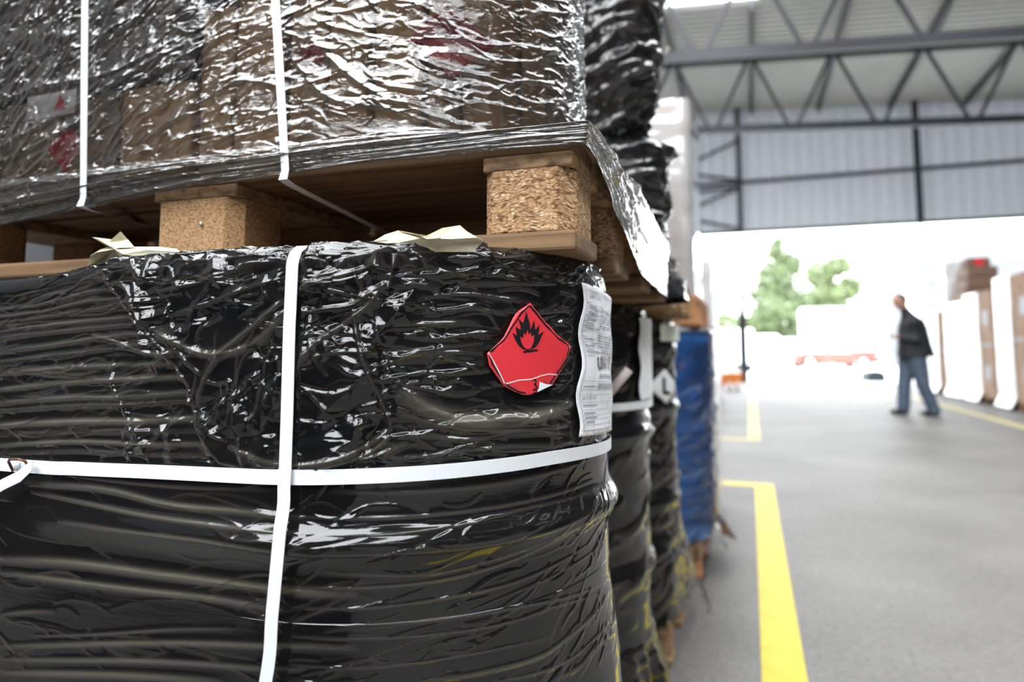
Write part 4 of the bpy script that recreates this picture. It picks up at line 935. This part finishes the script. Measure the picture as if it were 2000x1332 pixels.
# ------------------------------------------------------------------ row of wrapped loads on the right
def right_load(y0, y1, z1, white, label, n, xf=3.88):
    """cartons in two layers, front strips covered by hanging white film, on a pallet"""
    pallet('wooden_pallet', 'wooden pallet under the '+label, xf+.02, xf+1.2, y0, y1, 0, M['wood_dark'], M['wood_dark'], 3, 3)
    zm = .13+(z1-.13)*.49; k = 2; d = (y1-y0)/k
    for i in range(k):
        for zi, (a, b) in enumerate(((.128, zm-.02), (zm+.02, z1))):
            t = empty('carton', (xf, y0+i*d, a)); tag(t, ('near ' if i == 0 else 'far ')+('lower' if zi == 0 else 'upper')+' brown carton of the '+label, 'carton', 'cartons of the right-hand row')
            MB().box(0, 1.16, .004, d-.004, 0, b-a).build('carton_body', M['carton2'], t, bevel=.012)
            MB().box(-.004, .0, d*.3, d*.62, (b-a)*.35, (b-a)*.62).build('printed_panel', M['ink_grey'], t)
    tag(MB().box(xf-.01, xf+1.16, y0, y1, zm-.019, zm+.019).build('divider_board', mat('grey_board', (.30, .31, .33), .6), None), 'grey divider board between the two carton layers of the '+label, 'board', 'divider boards of the right-hand row')
    for (a, b) in white:
        du = .03; Vs = np.arange(.03, z1+.02, du); Us = np.arange(a, b+1e-6, du); uu_, vv_ = np.meshgrid(Us, Vs)
        h = .02+.012*perlin(uu_*4, vv_*1.2, n)+.006*perlin(uu_*12, vv_*5, n+3)+.10*np.clip((.22-vv_)/.22, 0, 1)**1.2
        ed = np.minimum(uu_-a, b-uu_); h = h-.018*np.clip(1-ed/.05, 0, 1)
        P = np.stack([xf-h, uu_+.03*perlin(uu_*0, vv_*2, n+9), vv_], -1)
        o = grid_mesh('white_film_sheet', P, uu_, vv_, M['white_film']); s = o.modifiers.new('thick', 'SOLIDIFY'); s.thickness = .006
        tag(o, 'hanging strip of white film on the '+label, 'plastic wrap', 'white film strips of the right-hand row')
right_load(11.75, 13.42, 2.12, [(12.62, 13.40)], 'nearest load of the right-hand row', 80)
right_load(13.55, 15.15, 1.98, [(14.25, 15.12)], 'second load of the right-hand row', 81)
right_load(15.25, 16.55, 1.88, [(15.22, 16.50)], 'third load of the right-hand row', 82)
right_load(16.80, 18.60, 1.80, [(17.10, 18.5)], 'fourth load of the right-hand row', 83)
o = MB(); o.box(4.0, 5.0, 13.9, 15.0, 2.0, 2.012); 
# stack of brown bags/cartons on top
def at_y(px_, py_, X): 
    d = ray(px_, py_); t = X/d.x; return O+d*t
z_ = 1.885; tops = [(15.40, 16.5, .24), (15.45, 16.45, .24), (15.5, 16.4, .22), (15.7, 16.2, .20)]
for k, (a, b, h) in enumerate(tops):
    mb = MB(); mb.box(4.0+.04*k, 4.72-.06*k, a, b, z_, z_+h)
    o = mb.build('carton', mat('brown_sack', (.20, .12, .085), .8), None, bevel=.05, seg=4); tag(o, ['bottom', 'second', 'third', 'topmost'][k]+' rounded brown package of the pile on the third load of the right row', 'package', 'brown packages on the right row'); z_ += h+.002
o = MB().prism([(4.33, z_-.20), (4.45, z_-.10), (4.33, z_-.01), (4.21, z_-.10)], 15.69, 15.698, 'y').build('hazard_label', M['red']); tag(o, 'small bright red label on the topmost brown package of the right row', 'label')
box_film('white_film_bundle', 'upright bundle of white film beside the brown packages on the right row', 4.02, 4.36, 16.85, 17.4, 1.80, 2.85, M['white_film'], 90, .02, .03, .04)

# ------------------------------------------------------------------ outside
# sports coupe seen from the side
def wheel(parent, x, y, r):
    w_ = MB().lathe((x, y, r), [(r*.55, -.10), (r, -.09), (r, .09), (r*.55, .10)], 32, 'y').build('tyre', mat('tyre', (.02, .02, .02), .8), parent, True)
    MB().lathe((x, y-.02, r), [(.02, -.10), (r*.68, -.10), (r*.70, -.06), (r*.66, .08)], 32, 'y').build('hub_cap', mat('bright_rim', (.75, .75, .75), .3, .3), parent, True)
def car(loc, rz, label, body, scale=1.):
    t = empty('car', loc, rz); tag(t, label, 'car'); L_ = 2.45
    prof = [(-2.40, .32), (-2.45, .55), (-2.40, .78), (-1.9, .86), (-1.35, .90), (1.0, .90), (2.0, .84), (2.42, .72), (2.48, .52), (2.40, .30), (1.95, .26), (1.90, .42), (1.72, .60), (1.48, .66), (1.24, .60), (1.06, .42), (1.02, .26), (-1.06, .26), (-1.10, .42), (-1.28, .60), (-1.52, .66), (-1.76, .60), (-1.94, .42), (-1.98, .30)]
    b = MB(); b.prism(prof, -.85, .85, 'y').build('body', body, t, bevel=.07, seg=3)
    cab = MB(); vs = [(-1.75, -.72, .88), (-1.05, -.62, 1.30), (-.05, -.62, 1.33), (.95, -.74, .88)]; vs += [(x, -y, z) for x, y, z in vs]
    cab.add(vs, [(0, 1, 2, 3), (7, 6, 5, 4), (0, 4, 5, 1), (1, 5, 6, 2), (2, 6, 7, 3), (3, 7, 4, 0)]); cab.build('cabin', mat('pale_glass', (.55, .6, .62), .15), t, bevel=.04)
    MB().box(-1.0, -.1, -.63, .63, 1.31, 1.35).build('roof', body, t, bevel=.02)
    for x in (-1.52, 1.48):
        for y in (-.78, .78): wheel(t, x, y, .33)
    MB().box(2.38, 2.52, -.8, .8, .42, .56).build('bumper', mat('chrome', (.7, .7, .7), .2, .9), t, bevel=.02); MB().box(-2.52, -2.38, -.8, .8, .42, .56).build('bumper', bpy.data.materials['chrome'], t, bevel=.02)
    return t
pc = hit(1622, 719, 2, 0)
car(pc, .33, 'orange red classic coupe parked outside in front of the white box trailer', mat('orange_paint', (.22, .045, .03), .3))
# white box truck behind it
pt = hit(1560, 719, 2, 0)
pt = Vector((4.9, 55, 0))
t = empty('box_truck', (0, 0, 0)); xl_, xr_ = hit(1563, 620, 1, 55).x, hit(1757, 620, 1, 53).x; zt_ = hit(1660, 600, 1, 54).z
t.location = (xl_, 54, 0); t.rotation_euler.z = 0; tag(t, 'long white box trailer standing outside behind the orange red car', 'trailer')
M['white_paint'] = mat('white_paint', (.85, .86, .87), .4)
MB().box(0, xr_-xl_, 0, 2.5, 1.0, zt_).build('box', M['white_paint'], t, bevel=.03)
MB().box(.1, xr_-xl_-.1, .1, 2.4, .75, 1.0).build('chassis', M['steel'], t)
for x in (1.2, 2.4, xr_-xl_-2): wheel(t, x, .15, .45)
# pale vans at the left of the opening
def van(loc, rz, label):
    t = empty('van', loc, rz); tag(t, label, 'van', 'white vans outside')
    MB().prism([(-2.3, .35), (-2.35, 1.9), (-2.2, 2.0), (.9, 2.0), (1.6, 1.25), (2.3, 1.05), (2.4, .35)], -.9, .9, 'y').build('body', M['white_paint'], t, bevel=.08, seg=3)
    MB().prism([(.95, 1.3), (.85, 1.85), (.95, 1.85), (1.45, 1.3)], -.91, .91, 'y').build('window', mat('pale_glass2', (.4, .45, .5), .1), t)
    for x in (-1.5, 1.5):
        for y in (-.82, .82): wheel(t, x, y, .34)
van(hit(1486, 716, 2, 0), .15, 'white van parked outside just right of the dark column'); van(hit(1540, 711, 2, 0)+Vector((0, 2, 0)), .1, 'white van parked outside between the dark column and the trailer'); van(hit(1418, 724, 2, 0), PI/2+.2, 'white van outside left of the dark column')
# thin post in front of the car, dark rubber block
p = hit(1618, 735, 2, 0); tag(MB().tube([p, p+Vector((0, 0, 2.0))], .07, 12).build('post', mat('faded_red_post', (.45, .12, .10), .6), None, True), 'thin post standing in front of the orange red car', 'post')
p = hit(1706, 745, 2, 0); b_ = MB().prism([(-.27, 0), (-.28, .22), (-.24, .28), (-.12, .32), (.08, .34), (.2, .30), (.27, .24), (.27, 0)], -.3, .3, 'y').build('rubber_block', mat('dark_rubber', (.03, .045, .055), .8), None, bevel=.03); b_.location = p; b_.rotation_euler.z = .2
tag(b_, 'low dark block lying on the ground at the hall exit left of the man', 'block')
# pallet jack with orange frame at the column foot
p = hit(1428, 762, 2, 0); t = empty('pallet_jack', p, .4); tag(t, 'orange hand pallet jack parked left of the dark column', 'pallet jack'); M['orange'] = mat('orange_metal', (.75, .22, .05), .4)
MB().box(-.25, .25, -.1, .1, .14, .42).build('pump_housing', M['orange'], t, bevel=.02)
for x in (-.2, .2): MB().box(x-.08, x+.08, .1, 1.2, .07, .12).build('fork', M['orange'], t, bevel=.01)
MB().tube([(0, -.05, .4), (-.02, -.25, 1.1), (-.02, -.28, 1.2)], .02, 10).build('handle', M['ink'], t, True)
for x in (-.1, .1): MB().lathe((x, -.16, .10), [(.01, -.03), (.10, -.03), (.10, .03), (.01, .03)], 24, 'x').build('wheel', mat('white_wheel', (.8, .8, .78), .4), t, True)
# dark wrapped goods left of the jack
o = MB().box(-1.6, -.60, 13.6, 15.3, .0, 1.2).build('dark_crate', mat('dark_goods', (.05, .05, .05), .7), None, bevel=.12, seg=4); tag(o, 'dark wrapped crate left of the pallet jack at the far end of the row', 'crate')
# grey clad building on the right
xb = hit(1812, 560, 1, 42).x; zb1 = hit(1812, 492, 1, 42).z
M['clad'] = noisy('light_cladding', (.11, .12, .13), (.135, .145, .155), (.3, .3, .3), .6, 2)
t = empty('warehouse', (xb, 42, 0)); tag(t, 'pale grey clad warehouse outside beyond the right-hand row', 'building')
mb = MB(); st = steps(0, zb1, .9); vs = []
for z, h in st: vs += [(0, -.06*h, z), (34, -.06*h, z)]
mb.add(vs, [(2*k, 2*k+1, 2*k+3, 2*k+2) for k in range(len(st)-1)]); mb.box(0, 34, .02, 12, 0, zb1); mb.build('cladding', M['clad'], t)
MB().box(-.05, 34, -.12, 0, 3.6, 3.9).build('band', mat('band_grey', (.25, .27, .29), .6), t); MB().box(-1.1, -.1, -.1, .6, 0, zb1+1).build('white_pier', M['white_paint'], t)
# trees and hedge
M['leaf'] = noisy('leaves', (.085, .12, .05), (.13, .17, .085), (1, 1, 1), .7, 3); M['leaf2'] = noisy('pale_leaves', (.13, .17, .075), (.17, .215, .11), (1, 1, 1), .7, 3); M['bark'] = mat('bark', (.18, .13, .10), .9)
def tree(label, x, y, h, blobs, n, lf, seed, trunk=.25, name='tree', size=.42, cat='tree'):
    t = empty(name, (x, y, 0)); tag(t, label, cat); rs = np.random.RandomState(seed); vs = []; fs = []
    tot = sum(b[3]*b[4]**1 for b in blobs)
    for bx_, by_, bz_, br, bh in blobs:
        m = int(n*br*bh/tot)
        for _ in range(m):
            d = rs.normal(size=3); d /= np.linalg.norm(d); r = rs.rand()**.4; c = np.array([bx_+d[0]*br*r, by_+d[1]*br*r, bz_+d[2]*bh*r])
            a = rs.normal(size=3); a /= np.linalg.norm(a); b = np.cross(a, rs.normal(size=3)); b /= np.linalg.norm(b); s = size*(.5+rs.rand())
            k = len(vs); vs += [c+a*s*.6, c+b*s*.3, c-a*s*.6, c-b*s*.3]; fs.append((k, k+1, k+2, k+3))
    MB().add(vs, fs).build('foliage', lf, t, fix=False)
    b = MB().tube([(0, 0, -.05), (.1, 0, h*.35), (0, .1, h*.75)], [trunk, trunk*.7, trunk*.3], 10)
    for bx_, by_, bz_, br, bh in blobs[:5]: b.tube([(0, 0, max(.3, bz_-bh*1.2)), (bx_, by_, bz_)], [trunk*.35, trunk*.1], 6)
    b.build('trunk', M['bark'], t, True)
def gx(px_, y): return hit(px_, 600, 1, y).x
def gz(px_, py_, y): return hit(px_, py_, 1, y).z
Y = 74
tree('tall slender green tree beyond the yard between column and trailer', gx(1522, Y), Y, gz(1522, 462, Y), [(-.3, 0, gz(1522, 500, Y), 1.3, 1.8), (-.2, 0, gz(1522, 540, Y), 2.2, 1.6), (1.3, 0, gz(1522, 515, Y), 1.1, 1.5), (-1.6, 0, gz(1522, 575, Y), 2.6, 1.3), (1.4, 0, gz(1522, 590, Y), 1.9, 1.8), (-.5, 0, gz(1522, 640, Y), 3.2, 1.9), (.2, 0, gz(1522, 470, Y), .5, .8)], 5000, M['leaf'], 1)
Y = 84
tree('broad pale green tree rising behind the white trailer', gx(1625, Y), Y, gz(1625, 490, Y), [(-1.2, 0, gz(1625, 535, Y), 1.7, 1.6), (.8, 0, gz(1625, 520, Y), 1.5, 1.3), (2.0, 0, gz(1625, 560, Y), 1.3, 1.4), (0, 0, gz(1625, 575, Y), 2.6, 1.6), (-2., 0, gz(1625, 590, Y), 1.4, 1.5), (0, 0, gz(1625, 610, Y), 3.0, 1.3)], 6000, M['leaf2'], 2, .3)
Y = 64
tree('rounded green bush directly right of the dark column outside', gx(1490, Y), Y, 2.6, [(-.6, 0, gz(1490, 640, Y), 2.2, 2.1), (1.0, 0, gz(1490, 618, Y), 1.8, 1.7), (3.3, 0, gz(1490, 650, Y), 1.6, 1.6), (-1, 0, gz(1490, 665, Y), 1.2, 1)], 4200, M['leaf'], 3, .15, 'bush', .35, 'bush')
Y = 70
tree('pale green bush left of the dark column outside', gx(1415, Y), Y, 2.3, [(0, 0, gz(1415, 640, Y), 1.6, 1.6), (-1.4, 0, gz(1415, 650, Y), 1.4, 1.5), (1.2, 0, gz(1415, 660, Y), 1.1, 1.2)], 2600, M['leaf2'], 4, .15, 'bush', .35, 'bush')
Y = 80
tree('small distant tree seen just left of the man\'s head', gx(1735, Y), Y, 5.5, [(0, 0, gz(1735, 590, Y), 1.3, 1.3), (.6, 0, gz(1735, 575, Y), .8, .9)], 300, M['leaf2'], 5, .15)
# ------------------------------------------------------------------ the walking man
PY = 11.25
lat = rt.copy(); lat.z = 0; lat.normalize(); fwh = Vector((fw.x, fw.y, 0)).normalized()
base = hit(1790, 812, 2, 0)
Dm = (base-O).dot(fwh)
def pp(x, y, dd=0.):
    """point of the figure: pixel position at the man's own distance, dd metres further away"""
    d = ray(x, y); h = Vector((d.x, d.y, 0)).dot(fwh); return O+d*((Dm+dd)/h)
man = empty('person', (base.x, base.y, 0)); tag(man, 'bald man in black jacket and grey blue trousers walking left holding something in his hands', 'person')
SK = mat('skin', (.42, .22, .16), .5); JK = mat('black_jacket', (.010, .010, .014), .7); TR = noisy('grey_blue_trousers', (.06, .085, .12), (.09, .12, .165), (12, 12, 12), .85, 3); SH = mat('black_shoes', (.012, .012, .014), .5); HR = mat('cropped_grey_hair', (.10, .075, .06), .9)
def caps(mb, pts, rs, n=14):
    pts = [Vector(p) for p in pts]
    mb.tube(pts, rs, n)
    for p, r in zip(pts, rs): 
        bm = bmesh.new(); bmesh.ops.create_icosphere(bm, subdivisions=2, radius=r*.995); mb.add([v.co+p for v in bm.verts], [[v.index for v in f.verts] for f in bm.faces]); bm.free()
def ell(mb, c, ra, rb, rc, ax):
    """ellipsoid with axes ax (3 vectors)"""
    bm = bmesh.new(); bmesh.ops.create_icosphere(bm, subdivisions=3, radius=1); c = Vector(c)
    mb.add([c+ax[0]*v.co.x*ra+ax[1]*v.co.y*rb+ax[2]*v.co.z*rc for v in bm.verts], [[v.index for v in f.verts] for f in bm.faces]); bm.free()
Lf = -lat; Up = Vector((0, 0, 1)); Fw = fwh          # facing left in the picture
NEAR, FAR = -.17, .17
body = MB()
hd = pp(1757, 588)
tilt = (Up+Lf*.18).normalized(); fa = (Lf-Up*.18).normalized()
ell(body, hd+tilt*.012, .106, .082, .108, (fa, Fw, tilt)); ell(body, hd+fa*.028-tilt*.06, .062, .056, .062, (fa, Fw, tilt))   # skull, jaw
caps(body, [hd+fa*.088-tilt*.004, hd+fa*.112-tilt*.028], [.010, .014], 8)                                                # nose
caps(body, [hd+fa*.088-tilt*.062+Fw*.015, hd+fa*.088-tilt*.062-Fw*.015], [.010, .010], 8)                               # lips
caps(body, [hd+fa*.072-tilt*.098, hd+fa*.06-tilt*.100], [.018, .018], 8)                                               # chin
for s_ in (-1, 1): ell(body, hd+Fw*.078*s_-fa*.008-tilt*.012, .018, .008, .030, (fa, Fw, tilt)); caps(body, [hd+fa*.086+Fw*.02*s_+tilt*.022, hd+fa*.080+Fw*.045*s_+tilt*.020], [.009, .009], 8)
nk = pp(1771, 613)
caps(body, [hd-tilt*.06-fa*.02, nk, pp(1778, 625)], [.062, .066, .08])
ch = pp(1783, 640); wa = pp(1786, 672); hip = pp(1781, 697)
for s_ in (-.06, .06): caps(body, [ch+Fw*s_*1.4, wa+Fw*s_, hip+Fw*s_*1.1], [.105, .09, .085])
caps(body, [pp(1783, 628, NEAR), pp(1783, 628, FAR)], [.065, .065])
kneeF, ankF, toeF = pp(1766, 752, .12), pp(1765, 797, .12), pp(1750, 806, .12)
kneeB, ankB, toeB = pp(1803, 752, -.10), pp(1825, 803, -.10), pp(1806, 813, -.10)
for s_, k_, a_ in ((.10, kneeF, ankF), (-.10, kneeB, ankB)): caps(body, [hip+Fw*s_, k_, a_], [.075, .052, .038])
armN = [pp(1786, 630, NEAR-.03), pp(1789, 664, NEAR-.07), pp(1758, 660, -.06)]; armF = [pp(1782, 630, FAR+.03), pp(1779, 664, FAR+.06), pp(1753, 657, .07)]
hands = MB()
for (sh, el, wr), s_ in ((armN, 1), (armF, -1)):
    caps(body, [sh, el, wr], [.050, .040, .028])
    d = (wr-el).normalized(); d = (d+Lf*.6).normalized(); sd = (Fw*s_).normalized(); nn = d.cross(sd).normalized()
    pc_ = wr+d*.055; ell(body, pc_, .055, .040, .018, (d, sd, nn))
    for k in range(4):
        ln = (.070, .080, .074, .058)[k]; o_ = pc_+d*.035+sd*(-.028+.019*k)
        caps(body, [o_, o_+d*ln*.5-nn*.006*s_, o_+d*ln*.85+Up*.012], [.0095, .009, .008], 8)
    o_ = pc_-d*.02+sd*(.036); caps(body, [o_, o_+sd*.02+d*.03, o_+sd*.018+d*.06+Up*.01], [.011, .010, .009], 8)
bo = body.build('body', SK, None, fix=False); remesh(bo, .009, 2); local(bo, man)
hr = MB(); ell(hr, hd+tilt*.016-fa*.010, .1035, .0845, .106, (fa, Fw, tilt)); hb = hr.build('cropped_hair', HR, None)
bm = bmesh.new(); bm.from_mesh(hb.data)
bmesh.ops.bisect_plane(bm, geom=bm.verts[:]+bm.edges[:]+bm.faces[:], plane_co=hd+tilt*.02+fa*.01, plane_no=(fa*.9-tilt*.7), clear_outer=True); bm.to_mesh(hb.data); bm.free(); local(hb, man)
jk = MB()
def ring(c, a, b, n=24, sh=0): return [c+lat*a*math.cos(2*PI*k/n)+Fw*b*math.sin(2*PI*k/n) for k in range(n)]
rings = [(1765, 602, .072, .078), (1769, 608, .078, .084), (1774, 615, .100, .11), (1780, 625, .150, .18), (1781, 640, .185, .225), (1783, 655, .200, .225), (1785, 670, .215, .225), (1787, 684, .235, .235), (1789, 698, .250, .245)]
vs = []
for x, y, a, b in rings: vs += ring(pp(x, y), a, b)
n = 24; jk.add(vs, [(i*n+k, i*n+(k+1) % n, (i+1)*n+(k+1) % n, (i+1)*n+k) for i in range(len(rings)-1) for k in range(n)]+[tuple(range(n))[::-1], tuple((len(rings)-1)*n+k for k in range(n))])
caps(jk, [pp(1783, 628, -.15), pp(1783, 628, .15)], [.085, .085])
jk.add(*(lambda c: (c.v, c.f))(MB().tube([pp(1800, 660), pp(1806, 694)], [.10, .10], 12)))
for (sh, el, wr) in (armN, armF): caps(jk, [sh, el, wr.lerp(el, .12)], [.080, .068, .048])
jo = jk.build('jacket', JK, None, fix=False); remesh(jo, .012, 4); local(jo, man)
o = MB(); c_ = pp(1763, 626, -.21); ell(o, pp(1769, 628, -.18), .022, .006, .012, (lat, Fw, Up)); lo = o.build('jacket_badge', mat('grey_badge', (.16, .16, .18), .6), None); local(lo, man)
tr = MB()
caps(tr, [hip+Fw*.09+Up*.05, hip+Fw*.10, kneeF, ankF-Up*.0], [.13, .13, .098, .088]); caps(tr, [hip-Fw*.09+Up*.05, hip-Fw*.10+lat*.02, kneeB, ankB], [.13, .13, .098, .088])
to = tr.build('trousers', TR, None, fix=False); remesh(to, .012, 3); local(to, man)
for nm, a_, t_ in (('shoe', ankF, toeF), ('shoe', ankB, toeB)):
    s_ = MB(); f_ = (t_-a_); f_.z = 0; f_.normalize(); sd = f_.cross(Up); g = Vector((a_.x, a_.y, 0))
    ell(s_, g+f_*.07+Up*.045, .145, .05, .045, (f_, sd, Up)); ell(s_, g-f_*.02+Up*.06, .06, .045, .06, (f_, sd, Up)); so = s_.build(nm, SH, None, fix=False); remesh(so, .008, 2); local(so, man)
p1 = (armN[2]+armF[2])/2+Lf*.13+Up*.02
ph = MB().box(-.05, .05, -.035, .035, -.005, .005).build('handheld_device', mat('dark_device', (.03, .03, .035), .4), None, bevel=.003); ph.location = p1; ph.rotation_euler.z = YAW; tag(ph, 'small dark handheld device in the hands of the walking man', 'device')
